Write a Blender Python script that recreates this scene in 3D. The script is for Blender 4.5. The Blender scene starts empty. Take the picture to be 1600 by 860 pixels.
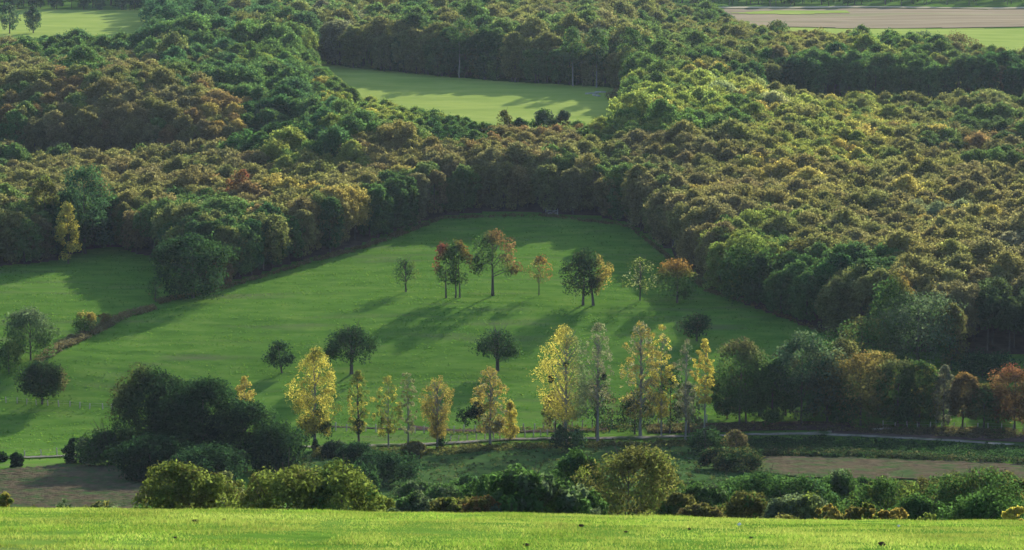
import bpy, math
import numpy as np
from mathutils import Vector

# ------------------------------------------------------------------ camera, sky, sun, exposure
SC = bpy.context.scene
COL = SC.collection
F = 4500.0                      # focal length in pixels of the 1600 px wide photograph
PITCH = math.radians(8.0)
CAMZ = 110.0
cam = bpy.data.cameras.new('camera')
cam.sensor_width = 36.0
cam.lens = 36.0 * F / 1600.0
cam.clip_start = 0.5
cam.clip_end = 9000
cam.dof.use_dof = True
cam.dof.focus_distance = 620.0
cam.dof.aperture_fstop = 6.3
camo = bpy.data.objects.new('camera', cam)
COL.objects.link(camo)
camo.location = (0, 0, CAMZ)
camo.rotation_euler = (math.radians(90) - PITCH, 0, 0)
SC.camera = camo
SC.view_settings.view_transform = 'Standard'
SC.view_settings.look = 'None'
SC.view_settings.gamma = 1.0
SC.view_settings.exposure = 1.18
SC.view_settings.use_white_balance = True
SC.view_settings.white_balance_temperature = 5900
SC.view_settings.white_balance_tint = 10

SUN_AZ = math.radians(20.0)     # to the right of straight ahead
SUN_EL = math.radians(18.0)
w = bpy.data.worlds.new('World')
SC.world = w
w.use_nodes = True
wn = w.node_tree
sky = wn.nodes.new('ShaderNodeTexSky')
sky.sky_type = 'NISHITA'
sky.sun_disc = False
sky.sun_elevation = SUN_EL
sky.sun_rotation = SUN_AZ
sky.altitude = 200
bgn = wn.nodes['Background']
bgn.inputs[1].default_value = 0.14
wn.links.new(sky.outputs[0], bgn.inputs[0])
sl = bpy.data.lights.new('sun', 'SUN')
sl.energy = 4.5
sl.angle = math.radians(0.5)
sl.color = (1.0, 0.92, 0.78)
slo = bpy.data.objects.new('sun', sl)
COL.objects.link(slo)
SD = Vector((math.sin(SUN_AZ) * math.cos(SUN_EL), math.cos(SUN_AZ) * math.cos(SUN_EL), math.sin(SUN_EL)))
slo.rotation_euler = SD.to_track_quat('Z', 'Y').to_euler()
slo.location = (0, 0, 200)
SC.cycles.use_denoising = True
SC.cycles.max_bounces = 6
SC.cycles.transmission_bounces = 4
SC.cycles.diffuse_bounces = 3
SC.cycles.transparent_max_bounces = 6
HAZE = 0.000023

RNG = np.random.default_rng(7)

# ------------------------------------------------------------------ noise and terrain
def _hash(ix, iy, s):
    h = (ix.astype(np.int64) * 374761393 + iy.astype(np.int64) * 668265263 + s * 982451653) & 0xFFFFFFFF
    h = ((h ^ (h >> 13)) * 1274126177) & 0xFFFFFFFF
    h = h ^ (h >> 16)
    return (h & 0xFFFFFF) / float(0xFFFFFF)

def vnoise(x, y, s=0):
    x = np.asarray(x, float); y = np.asarray(y, float)
    ix = np.floor(x).astype(np.int64); iy = np.floor(y).astype(np.int64)
    fx = x - ix; fy = y - iy
    fx = fx * fx * (3 - 2 * fx); fy = fy * fy * (3 - 2 * fy)
    a = _hash(ix, iy, s); b = _hash(ix + 1, iy, s); c = _hash(ix, iy + 1, s); d = _hash(ix + 1, iy + 1, s)
    return (a * (1 - fx) + b * fx) * (1 - fy) + (c * (1 - fx) + d * fx) * fy - 0.5

def fbm(x, y, s=0, o=4):
    r = 0.0; a = 1.0
    for k in range(o):
        r = r + a * vnoise(x * 2 ** k, y * 2 ** k, s + k * 17); a *= 0.5
    return r

def sstep(a, b, v):
    t = np.clip((v - a) / (b - a), 0, 1)
    return t * t * (3 - 2 * t)

KN = [(-80, 6), (-40, 3.4), (0, -2.0), (20, -5.7), (40, -9.42), (49, -11.1), (56, -12.7), (66, -15.6), (100, -25.5), (180, -45), (250, -62), (320, -78), (400, -91.6),
      (450, -98), (500, -103.2), (530, -105.5), (560, -103.6), (600, -99), (640, -96.3), (700, -95.0), (730, -94.2),
      (775, -91.6), (850, -87), (950, -81), (1080, -76.5), (1300, -77), (1600, -76), (2600, -70)]
_ys = np.arange(-80, 2601, 1.0)
_pr = np.interp(_ys, [k[0] for k in KN], [k[1] for k in KN])
def _box(a, n):
    p = np.pad(a, n, mode='edge')
    c = np.cumsum(np.insert(p, 0, 0))
    return (c[2 * n + 1:] - c[:-2 * n - 1]) / (2 * n + 1)
_far = _pr.copy()
for _ in range(3): _far = _box(_far, 12)
_near = _pr.copy()
for _ in range(2): _near = _box(_near, 3)
_wt = sstep(70, 130, _ys)
_pr = _near * (1 - _wt) + _far * _wt

def T(x, y):
    """height of the ground"""
    x = np.asarray(x, float); y = np.asarray(y, float)
    z = np.interp(y, _ys, _pr)
    z = z - 0.0150 * x * (1 - sstep(60, 200, y))
    z = z - 7.0 * sstep(30, 140, x) * np.exp(-((y - 960) / 170.0) ** 2)
    z = z - 7.0 * sstep(-30, -120, x) * np.exp(-((y - 825) / 55.0) ** 2)
    z = z - 3.5 * np.exp(-((x + 78) / 24.0) ** 2 - ((y - 915) / 40.0) ** 2)
    z = z + 5.5 * np.exp(-((x + 48) / 45.0) ** 2 - ((y - 830) / 45.0) ** 2)
    z = z + 7.0 * np.exp(-((x + 128) / 34.0) ** 2 - ((y - 925) / 45.0) ** 2)
    z = z + 3.5 * np.exp(-((x - 60) / 70.0) ** 2 - ((y - 860) / 60.0) ** 2)
    z = z + 2.0 * np.exp(-((x + 95) / 22.0) ** 2 - ((y - 585) / 22.0) ** 2)
    far = sstep(420, 520, y)
    z = z + far * 1.6 * fbm(x / 90.0, y / 90.0, 3, 3)
    return z + CAMZ

def micro(x, y):
    """small relief of the pasture: terracettes along the slope and hummocks"""
    m = sstep(440, 520, y) * (1 - sstep(1000, 1300, y))
    r = 0.10 * fbm(x / 14.0, y / 3.6, 11, 3) + 0.075 * fbm(x / 9.0, y / 1.9, 13, 2) + 0.10 * fbm(x / 4.0, y / 2.6, 23, 2) + 0.25 * fbm(x / 30.0, y / 16.0, 31, 2)
    n = (1 - sstep(60, 90, y)) * (0.06 * fbm(x / 1.6, y / 1.2, 41, 3) + 0.05 * fbm(x / 5.0, y / 4.0, 47, 2))
    return m * r + n

CP, SP = math.cos(PITCH), math.sin(PITCH)
def ray(px, py):
    u = (px - 800) / F; v = (430 - py) / F
    return np.array([u, CP + v * SP, -SP + v * CP])

_tt = np.concatenate([np.arange(15, 80, 0.05), np.arange(80, 2550, 0.5)])
def at(px, py, skip=True):
    """the point of the ground seen at a pixel of the photograph"""
    d = ray(px, py)
    t = _tt[_tt > 300] if skip else _tt
    x = d[0] * t; y = d[1] * t; z = d[2] * t + CAMZ
    b = np.nonzero(z < T(x, y))[0]
    k = b[0] if len(b) else len(t) - 1
    return np.array([x[k], y[k], float(T(x[k], y[k]))])

def at_d(px, D):
    d = ray(px, 430)
    x = d[0] * D / d[1]
    return np.array([x, D, float(T(x, D))])

def proj(x, y, z):
    x = np.asarray(x, float); y = np.asarray(y, float); z = np.asarray(z, float) - CAMZ
    zc = y * CP - z * SP
    v = (y * SP + z * CP) / zc
    return 800 + F * x / zc, 430 - F * v

def inpoly(px, py, poly):
    px = np.asarray(px, float); py = np.asarray(py, float)
    r = np.zeros(px.shape, bool)
    n = len(poly)
    for i in range(n):
        x1, y1 = poly[i]; x2, y2 = poly[(i + 1) % n]
        if y1 == y2: continue
        c = ((y1 > py) != (y2 > py)) & (px < (x2 - x1) * (py - y1) / (y2 - y1) + x1)
        r ^= c
    return r

# ------------------------------------------------------------------ materials
def newmat(name):
    m = bpy.data.materials.new(name); m.use_nodes = True
    m.node_tree.nodes.clear()
    return m, m.node_tree.nodes, m.node_tree.links

def leaf_material(name, transl=0.55, tint=None, tint2=None):
    """leaf colour runs from tint to tint2, both carried by the tree; lv varies it from leaf to leaf"""
    m, n, l = newmat(name)
    a = n.new('ShaderNodeAttribute'); a.attribute_type = 'INSTANCER'; a.attribute_name = 'tint'
    b = n.new('ShaderNodeAttribute'); b.attribute_type = 'INSTANCER'; b.attribute_name = 'tint2'
    v = n.new('ShaderNodeAttribute'); v.attribute_type = 'GEOMETRY'; v.attribute_name = 'lv'
    sp = n.new('ShaderNodeSeparateXYZ'); l.new(v.outputs['Vector'], sp.inputs[0])
    mx = n.new('ShaderNodeMix'); mx.data_type = 'RGBA'
    l.new(sp.outputs[0], mx.inputs[0]); l.new(a.outputs['Vector'], mx.inputs[6]); l.new(b.outputs['Vector'], mx.inputs[7])
    sc = n.new('ShaderNodeVectorMath'); sc.operation = 'SCALE'
    l.new(mx.outputs[2], sc.inputs[0]); l.new(sp.outputs[1], sc.inputs['Scale'])
    d = n.new('ShaderNodeBsdfDiffuse')
    t = n.new('ShaderNodeBsdfTranslucent')
    g = n.new('ShaderNodeVectorMath'); g.operation = 'MULTIPLY'; g.inputs[1].default_value = (1.38, 1.43, 0.92)
    l.new(sc.outputs[0], g.inputs[0]); l.new(g.outputs[0], t.inputs[0]); l.new(sc.outputs[0], d.inputs['Color'])
    s = n.new('ShaderNodeMixShader'); s.inputs[0].default_value = transl
    l.new(d.outputs[0], s.inputs[1]); l.new(t.outputs[0], s.inputs[2])
    o = n.new('ShaderNodeOutputMaterial'); l.new(s.outputs[0], o.inputs[0])
    return m

def noise_material(name, cols, scale=1.0, stretch=(1, 1, 1), rough=0.9, bump=0.3, bscale=2.0, bdist=0.2, spots=None, rot=0.0, detail=5):
    """ground and bark: a colour ramp over object-space noise, a finer noise on top, and a bump"""
    m, n, l = newmat(name)
    tc = n.new('ShaderNodeTexCoord')
    mp = n.new('ShaderNodeMapping'); mp.inputs['Scale'].default_value = stretch; mp.inputs['Rotation'].default_value = (0, 0, rot)
    l.new(tc.outputs['Object'], mp.inputs[0])
    nz = n.new('ShaderNodeTexNoise'); nz.inputs['Scale'].default_value = scale; nz.inputs['Detail'].default_value = detail
    nz.inputs['Roughness'].default_value = 0.62
    l.new(mp.outputs[0], nz.inputs[0])
    r = n.new('ShaderNodeValToRGB'); e = r.color_ramp.elements
    for i, (p, c) in enumerate(cols):
        q = e[i] if i < 2 else e.new(p)
        q.position = p; q.color = (*c, 1)
    l.new(nz.outputs[0], r.inputs[0])
    col = r.outputs[0]
    if spots:
        (c2, s2, lo, hi, st) = spots
        m2 = n.new('ShaderNodeMapping'); m2.inputs['Scale'].default_value = st; l.new(tc.outputs['Object'], m2.inputs[0])
        n2 = n.new('ShaderNodeTexNoise'); n2.inputs['Scale'].default_value = s2; n2.inputs['Detail'].default_value = 4
        l.new(m2.outputs[0], n2.inputs[0])
        mr = n.new('ShaderNodeMapRange'); mr.inputs[1].default_value = lo; mr.inputs[2].default_value = hi
        l.new(n2.outputs[0], mr.inputs[0])
        mx = n.new('ShaderNodeMix'); mx.data_type = 'RGBA'; l.new(mr.outputs[0], mx.inputs[0]); l.new(col, mx.inputs[6])
        mx.inputs[7].default_value = (*c2, 1); col = mx.outputs[2]
    d = n.new('ShaderNodeBsdfDiffuse'); d.inputs['Roughness'].default_value = 0.0
    l.new(col, d.inputs['Color'])
    if bump:
        nb = n.new('ShaderNodeTexNoise'); nb.inputs['Scale'].default_value = bscale; nb.inputs['Detail'].default_value = 3
        l.new(mp.outputs[0], nb.inputs[0])
        b = n.new('ShaderNodeBump'); b.inputs['Strength'].default_value = bump; b.inputs['Distance'].default_value = bdist
        l.new(nb.outputs[0], b.inputs['Height']); l.new(b.outputs[0], d.inputs['Normal'])
    o = n.new('ShaderNodeOutputMaterial'); l.new(d.outputs[0], o.inputs[0])
    return m

M_LEAF = leaf_material('leaves')
M_BARK = noise_material('bark', [(0.3, (0.05, 0.04, 0.032)), (0.7, (0.12, 0.10, 0.08))], 3.0, (1, 1, 0.25), bump=0.5, bscale=6, bdist=0.05)
M_PALEBARK = noise_material('pale_bark', [(0.3, (0.20, 0.185, 0.15)), (0.7, (0.40, 0.37, 0.31))], 2.5, (1, 1, 0.3), bump=0.3, bscale=6, bdist=0.04)
M_POPBARK = noise_material('poplar_bark', [(0.3, (0.12, 0.11, 0.09)), (0.7, (0.24, 0.22, 0.18))], 2.5, (1, 1, 0.3), bump=0.3, bscale=6, bdist=0.04)
M_MEADOW = noise_material('pasture', [(0.30, (0.052, 0.108, 0.014)), (0.5, (0.078, 0.148, 0.019)), (0.72, (0.120, 0.178, 0.030))], 0.22, (0.5, 1, 1),
                          bump=0.5, bscale=2.2, bdist=0.30, spots=((0.10, 0.11, 0.045), 0.10, 0.56, 0.80, (0.35, 1.6, 1)))
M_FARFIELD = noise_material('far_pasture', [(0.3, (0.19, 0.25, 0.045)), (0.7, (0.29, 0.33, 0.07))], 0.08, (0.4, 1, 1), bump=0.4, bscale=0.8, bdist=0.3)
M_LITTER = noise_material('leaf_litter', [(0.3, (0.045, 0.032, 0.024)), (0.7, (0.10, 0.072, 0.05))], 0.5, bump=0.6, bscale=1.5, bdist=0.3)
M_SOIL = noise_material('ploughed_soil', [(0.3, (0.062, 0.046, 0.026)), (0.7, (0.122, 0.094, 0.054))], 0.6, (1, 1, 1), bump=0.8, bscale=1.2, bdist=0.35,
                        spots=((0.055, 0.085, 0.026), 0.22, 0.44, 0.66, (1, 1, 1)))
M_STUBBLE = noise_material('stubble', [(0.3, (0.21, 0.16, 0.09)), (0.7, (0.32, 0.25, 0.15))], 0.05, (0.3, 2, 1), bump=0.4, bscale=0.5, bdist=0.3,
                           spots=((0.20, 0.22, 0.08), 0.02, 0.55, 0.7, (0.4, 3, 1)))
M_STRAW = noise_material('straw_strip', [(0.3, (0.30, 0.26, 0.15)), (0.7, (0.42, 0.36, 0.22))], 0.1, (0.3, 1, 1), bump=0.2)
M_ROAD = noise_material('gravel', [(0.3, (0.16, 0.135, 0.098)), (0.7, (0.32, 0.28, 0.21))], 0.6, bump=0.3, bscale=3, bdist=0.05,
                        spots=((0.06, 0.085, 0.03), 0.3, 0.46, 0.62, (1, 1, 1)))
M_VERGE = noise_material('verge', [(0.3, (0.055, 0.036, 0.03)), (0.7, (0.105, 0.07, 0.05))], 0.5, bump=0.8, bscale=1.2, bdist=0.4)
M_WOOD = noise_material('weathered_wood', [(0.3, (0.24, 0.20, 0.155)), (0.7, (0.42, 0.37, 0.30))], 4.0, (1, 1, 0.2), bump=0.3)
M_STONE = noise_material('pale_stone', [(0.3, (0.55, 0.53, 0.48)), (0.7, (0.75, 0.73, 0.68))], 12, bump=0.3, bscale=30, bdist=0.01)
M_CLOD = noise_material('dark_soil', [(0.3, (0.03, 0.022, 0.016)), (0.7, (0.075, 0.052, 0.036))], 20, bump=0.8, bscale=40, bdist=0.02)
M_ROUGHSHADE = noise_material('rough_shaded_pasture', [(0.3, (0.030, 0.062, 0.016)), (0.55, (0.048, 0.085, 0.022)), (0.75, (0.085, 0.105, 0.036))], 0.25, (0.6, 1, 1), bump=0.7, bscale=2.0, bdist=0.3)  # rough grass, with the shade of the lower valley mixed into its dull colour
M_LAWN = noise_material('foreground_turf', [(0.3, (0.07, 0.13, 0.02)), (0.7, (0.13, 0.21, 0.035))], 1.5, bump=0.5, bscale=20, bdist=0.05)

# ------------------------------------------------------------------ object helpers
def tag(o, label=None, cat=None, group=None, kind=None):
    if label: o['label'] = label
    if cat: o['category'] = cat
    if group: o['group'] = group
    if kind: o['kind'] = kind
    return o

def obj(name, me, mat, parent=None, loc=None):
    o = bpy.data.objects.new(name, me); COL.objects.link(o)
    if mat is not None and not me.materials: me.materials.append(mat)
    if parent is not None: o.parent = parent
    if loc is not None: o.location = loc
    return o

def empty(name, loc, rz=0.0, s=1.0):
    o = bpy.data.objects.new(name, None); COL.objects.link(o)
    o.location = loc; o.rotation_euler = (0, 0, rz); o.scale = (s, s, s)
    o.empty_display_size = 0.5
    return o

def mesh_np(name, V, Fc, smooth=False):
    """V (n,3); Fc (m,k) with k = 3 or 4"""
    me = bpy.data.meshes.new(name)
    V = np.ascontiguousarray(V, np.float32); Fc = np.ascontiguousarray(Fc, np.int32)
    me.vertices.add(len(V)); me.vertices.foreach_set('co', V.ravel())
    k = Fc.shape[1]
    me.loops.add(Fc.size); me.loops.foreach_set('vertex_index', Fc.ravel())
    me.polygons.add(len(Fc))
    me.polygons.foreach_set('loop_start', np.arange(0, Fc.size, k, dtype=np.int32))
    me.polygons.foreach_set('loop_total', np.full(len(Fc), k, np.int32))
    if smooth: me.polygons.foreach_set('use_smooth', np.ones(len(Fc), bool))
    me.update(calc_edges=True)
    return me

class Tubes:
    def __init__(s): s.v = []; s.f = []; s.n = 0
    def add(s, pts, rad, sides=6):
        pts = [np.asarray(p, float) for p in pts]
        for i, p in enumerate(pts):
            d = pts[min(i + 1, len(pts) - 1)] - pts[max(i - 1, 0)]
            d = d / (np.linalg.norm(d) + 1e-9)
            a = np.cross(d, [0, 1, 0.01]); a /= np.linalg.norm(a) + 1e-9
            b = np.cross(d, a)
            for k in range(sides):
                t = 2 * math.pi * k / sides
                s.v.append(p + rad[i] * (math.cos(t) * a + math.sin(t) * b))
        for i in range(len(pts) - 1):
            for k in range(sides):
                q = s.n + i * sides
                s.f.append((q + k, q + (k + 1) % sides, q + sides + (k + 1) % sides, q + sides + k))
        s.n += len(pts) * sides
    def mesh(s, name):
        return mesh_np(name, np.array(s.v), np.array(s.f), smooth=True)

# ------------------------------------------------------------------ trees
def profile(shape, t):
    t = np.clip(t, 0, 1)
    if shape == 'round': return np.sqrt(np.clip(1 - (2 * t - 1) ** 2, 0, 1)) ** 0.85
    if shape == 'dome': return np.where(t < 0.3, 0.72 + 0.28 * t / 0.3, np.sqrt(np.clip(1 - ((t - 0.3) / 0.7) ** 2, 0, 1)))
    if shape == 'skirt': return np.where(t < 0.55, 0.86 + 0.14 * np.sin(t / 0.55 * 1.57), np.sqrt(np.clip(1 - ((t - 0.55) / 0.45) ** 2, 0, 1)))
    if shape == 'cone': return np.where(t < 0.2, 0.7 + 0.3 * t / 0.2, (1 - (t - 0.2) / 0.8) ** 0.8)
    if shape == 'poplar': return np.where(t < 0.35, 0.55 + 0.45 * (t / 0.35), np.clip(1 - ((t - 0.35) / 0.65) ** 1.9, 0, 1) ** 0.75)
    if shape == 'column': return np.where(t < 0.12, 0.6 + 0.4 * t / 0.12, np.clip(1 - ((t - 0.12) / 0.88) ** 3.2, 0, 1) ** 0.7)
    if shape == 'fan': return np.where(t < 0.62, 0.30 + 0.70 * (t / 0.62) ** 0.9, np.sqrt(np.clip(1 - ((t - 0.62) / 0.38) ** 2, 0, 1)))
    return np.ones_like(t)

def leaves_mesh(name, rng, C, R, N, size, acc, up=0.35, flat=1.0):
    """leaf faces round clump centres C with radii R, N leaves per clump; acc(p) -> share of the second colour"""
    k = len(C)
    idx = np.repeat(np.arange(k), N)
    n = len(idx)
    d = rng.normal(size=(n, 3)); d[:, 2] = d[:, 2] * 0.9 + up * 0.5
    d /= np.linalg.norm(d, axis=1)[:, None] + 1e-9
    rr = R[idx] * rng.uniform(0.45, 1.0, n) ** 0.6
    rr = np.where(rng.uniform(0, 1, n) < 0.10, rr * rng.uniform(1.0, 1.55, n), rr)
    P = C[idx] + d * rr[:, None] * np.array([1, 1, flat])
    nr = d * 0.8 + rng.normal(size=(n, 3)) * 0.55; nr[:, 2] += 0.25
    nr /= np.linalg.norm(nr, axis=1)[:, None] + 1e-9
    u = np.cross(nr, rng.normal(size=(n, 3))); u /= np.linalg.norm(u, axis=1)[:, None] + 1e-9
    v = np.cross(nr, u)
    s = size * rng.uniform(0.55, 1.35, n)
    a = u * (s * 0.62)[:, None]; b = v * (s * rng.uniform(0.28, 0.5, n))[:, None]
    bend = nr * (s * 0.16)[:, None]
    V = np.stack([P - a - bend, P - b, P + a - bend, P + b], 1).reshape(-1, 3)
    Fc = np.arange(4 * n).reshape(n, 4)
    me = mesh_np(name, V, Fc)
    cl = rng.uniform(0, 1, k)[idx]
    A = np.clip(acc(P, cl, rng), 0, 1)
    B = (0.74 + 0.4 * rng.uniform(0, 1, k)[idx]) * rng.uniform(0.65, 1.35, n)
    at_ = me.attributes.new('lv', 'FLOAT_VECTOR', 'FACE')
    at_.data.foreach_set('vector', np.stack([A, B, cl], 1).astype(np.float32).ravel())
    return me

def acc_clump(P, cl, rng): return np.clip((cl - 0.55) * 1.6, 0, 1) * 0.8 + rng.uniform(0, 0.25, len(P))

def build_tree_meshes(seed, H, Rw, shape='round', cb=0.3, clumps=60, per=45, size=0.5, cr=0.22, acc=acc_clump, trunk_r=0.25, ry=1.0,
                      tb=(1.25, 1.0), rag=1.0, lobes=None, limbs=9, lean=0.0, trunks=((0.0, 0.0),), hollow=0.45, ivy=None, twigs=0, up=0.35):
    """one crown mesh and one trunk mesh, in metres, base at the origin"""
    rng = np.random.default_rng(seed)
    zb, zt = H * cb, H
    # clump centres fill the crown's outline unevenly
    t = rng.beta(tb[0], tb[1], clumps)
    ang = rng.uniform(0, 2 * math.pi, clumps)
    wob = 1 + 0.22 * np.sin(ang * 2 + rng.uniform(0, 6)) * rng.uniform(0.3, 1) + 0.16 * np.sin(ang * 3 + t * 5 + rng.uniform(0, 6)) + rng.normal(0, 0.07, clumps)
    rad = profile(shape, t) * wob * (hollow + (1 - hollow) * rng.uniform(0, 1, clumps) ** 0.5)
    cR = cr * Rw * rng.uniform(0.6, 1.5, clumps)
    BD = rng.normal(size=(7, 3)); BD[:, 2] = np.abs(BD[:, 2]) * 0.8; BD /= np.linalg.norm(BD, axis=1)[:, None]
    dv = np.stack([np.cos(ang) * profile(shape, t), np.sin(ang) * profile(shape, t), t * 1.6 - 0.8], 1)
    dv /= np.linalg.norm(dv, axis=1)[:, None] + 1e-6
    bf = np.clip((dv @ BD.T).max(1), 0, 1) ** 4
    bf = bf * rag + 0.75 * (1 - rag)
    rad = rad * (0.80 + 0.34 * bf)
    rad = np.clip(rad, 0, 1.25) * (Rw - cr * Rw * 0.7)
    zz = zb + cr * Rw * 0.6 + t * (zt - zb - cr * Rw * 1.35) * (0.88 + 0.14 * bf)
    C = np.stack([np.cos(ang) * rad, np.sin(ang) * rad * ry, zz], 1)
    C[:, 0] += lean * C[:, 2] / H
    if lobes:
        for (lx, ly, lz, lr, nn) in lobes:
            q = rng.normal(size=(nn, 3)); q /= np.linalg.norm(q, axis=1)[:, None]
            q *= (lr * rng.uniform(0.2, 1, nn) ** 0.5)[:, None]
            C = np.concatenate([C, q * [1, 1, 0.75] + [lx, ly, lz]]); cR = np.concatenate([cR, cr * Rw * rng.uniform(0.6, 1.2, nn)])
    N = np.maximum(4, (per * (cR / (cr * Rw)) ** 1.5 * rng.uniform(0.6, 1.4, len(C)))).astype(int)
    A = (lambda P, cl, g: acc(P, cl, g)) if acc is acc_clump else (lambda P, cl, g: acc(P[:, 0] / Rw, P[:, 2] / H, cl) + g.uniform(-0.12, 0.12, len(P)))
    crown = leaves_mesh('crown', rng, C, cR, N, size, A, up)
    tub = Tubes()
    order = rng.permutation(len(C))
    per_tr = max(1, limbs // len(trunks))
    j = 0
    for (tx, ty) in trunks:
        top = np.array([tx * 0.35 + lean * 0.85, ty * 0.3, zb + (zt - zb) * 0.82])
        b0 = np.array([tx, ty, -0.4])
        pts = [b0]
        for q in np.linspace(0.12, 1, 6):
            p = b0 + (top - b0) * q; p[:2] += rng.normal(0, 0.03 * H * 0.12, 2); pts.append(p)
        rd = [trunk_r * 1.35, trunk_r * 1.0] + [trunk_r * (1 - 0.17 * k) for k in range(1, 6)]
        tub.add(pts, rd[:len(pts)], 7)
        for i in range(per_tr):
            c = C[order[j % len(C)]]; j += 1
            f = np.clip((c[2] - 0.35 * np.hypot(c[0], c[1]) - b0[2]) / (top[2] - b0[2]), 0.2, 0.9)
            s0 = b0 + (top - b0) * f
            mid = s0 * 0.5 + c * 0.5 + np.array([0, 0, 0.06 * H * 0.3])
            tub.add([s0, mid, c], [trunk_r * 0.45 * (1.1 - f), trunk_r * 0.3 * (1.1 - f), trunk_r * 0.09], 5)
        for i in range(twigs):
            f = rng.uniform(0.3, 0.98)
            s0 = b0 + (top - b0) * f
            aa = rng.uniform(0, 6.28); L = Rw * rng.uniform(0.35, 0.8) * (1.15 - f * 0.7)
            e = s0 + np.array([math.cos(aa) * L, math.sin(aa) * L, L * rng.uniform(0.9, 1.9)])
            tub.add([s0, s0 * 0.45 + e * 0.55 + np.array([0, 0, -0.1]), e], [trunk_r * 0.28, trunk_r * 0.18, 0.02], 4)
    return crown, tub.mesh('trunk')

TONES = {
    'dgreen': (0.021, 0.046, 0.020), 'green': (0.052, 0.100, 0.030), 'bluegreen': (0.042, 0.086, 0.043), 'ygreen': (0.122, 0.150, 0.036),
    'olive': (0.120, 0.115, 0.040), 'brown': (0.128, 0.102, 0.054), 'rust': (0.165, 0.098, 0.045), 'red': (0.17, 0.050, 0.038),
    'yellow': (0.42, 0.345, 0.075), 'gold': (0.29, 0.22, 0.06), 'grey': (0.16, 0.155, 0.11), 'pale': (0.24, 0.24, 0.14), 'orange': (0.225, 0.125, 0.04),
    'lime': (0.155, 0.19, 0.045), 'sage': (0.095, 0.125, 0.075),
}
def tone(a, rng=None, j=0.12):
    c = np.array(TONES[a])
    if rng is not None: c = c * np.exp(rng.normal(0, j)) * np.exp(rng.normal(0, 0.06, 3))
    return tuple(float(v) for v in c)

def set_tint(o, a, b):
    o['tint'] = a; o['tint2'] = b

def plant(name, label, cat, base, H, W, tones, group=None, bark=None, seed=0, yaw=0.0, size=0.4, crown_name='crown', trunk_name='trunk', **kw):
    """one tree or bush with its own crown and trunk"""
    crown, trunk = build_tree_meshes(seed, H, W / 2, size=size, **kw)
    r = empty(name, tuple(base), yaw); tag(r, label, cat, group)
    c = obj(crown_name, crown, M_LEAF, r); set_tint(c, tone(tones[0]), tone(tones[1]))
    obj(trunk_name, trunk, bark or M_BARK, r)
    return r

_seed = [100]
def tree_px(name, label, cat, px, base, top, wpx, tones, D=None, wide=1.15, **kw):
    """a tree whose foot stands on the ground seen at (px, base), or at px and distance D"""
    g = at_d(px, D) if D else at(px, base)
    d = math.hypot(g[1], 0)
    k = F / (g[1] * CP - (g[2] - CAMZ) * SP)
    if D:
        # height from the row of its top
        x, y = g[0], g[1]
        ang = PITCH + math.atan((top - 430) / F)
        H = (CAMZ - y * math.tan(ang)) - g[2]
    else:
        H = (base - top) / k / math.cos(PITCH)
    W = wpx / k * wide
    _seed[0] += 1
    return plant(name, label, cat, g - np.array([0, 0, 0.05]), H, W, tones, seed=_seed[0], **kw)

# ------------------------------------------------------------------ the ground
def axis(segs):
    out = []
    for a, b, st in segs: out.append(np.arange(a, b, st))
    return np.unique(np.round(np.concatenate(out + [np.array([segs[-1][1]])]), 3))

def grid_mesh(name, xs, ys, zfun, mask=None):
    X, Y = np.meshgrid(xs, ys)
    Z = zfun(X, Y)
    nx, ny = len(xs), len(ys)
    V = np.stack([X, Y, Z], -1).reshape(-1, 3)
    i = np.arange(nx - 1)[None, :] + np.arange(ny - 1)[:, None] * nx
    Fc = np.stack([i, i + 1, i + nx + 1, i + nx], -1).reshape(-1, 4)
    if mask is not None:
        keep = mask(X, Y).ravel()
        Fc = Fc[keep[Fc].all(1)]
        used = np.unique(Fc); re = np.full(len(V), -1); re[used] = np.arange(len(used))
        V = V[used]; Fc = re[Fc]
    return mesh_np(name, V, Fc, smooth=True)

GX = axis([(-720, -200, 20), (-200, -12, 2.0), (-12, 12, 1.0), (12, 200, 2.0), (200, 720, 20)])
GY = axis([(-75, 25, 5), (25, 70, 0.5), (70, 470, 5), (470, 500, 2), (500, 800, 0.9), (800, 830, 1.4), (830, 1100, 3), (1100, 1700, 12), (1700, 2560, 40)])
ground = obj('ground', grid_mesh('ground', GX, GY, lambda x, y: T(x, y) + micro(x, y)), M_MEADOW)
tag(ground, kind='structure')

def field(name, poly, mat, step, off, extra=None):
    """a sheet lying on the ground inside an outline of ground points"""
    W = np.array([at(*p)[:2] for p in poly])
    x0, y0 = W.min(0); x1, y1 = W.max(0)
    xs = np.arange(x0, x1 + step, step); ys = np.arange(y0, y1 + step, step)
    wp = [tuple(p) for p in W]
    f = (lambda x, y: T(x, y) + micro(x, y) + off + (extra(x, y) if extra else 0))
    me = grid_mesh(name, xs, ys, f, lambda x, y: inpoly(x + 1.2 * vnoise(x / 5, y / 5, 5), y + 1.6 * vnoise(x / 6, y / 5, 9), wp))
    o = obj(name, me, mat); tag(o, kind='structure')
    return o

def furrows(ang, period, amp):
    ca, sa = math.cos(ang), math.sin(ang)
    return lambda x, y: amp * np.sin((x * ca + y * sa) * 2 * math.pi / period) + amp * fbm(x / 1.5, y / 1.5, 61, 2)

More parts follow.
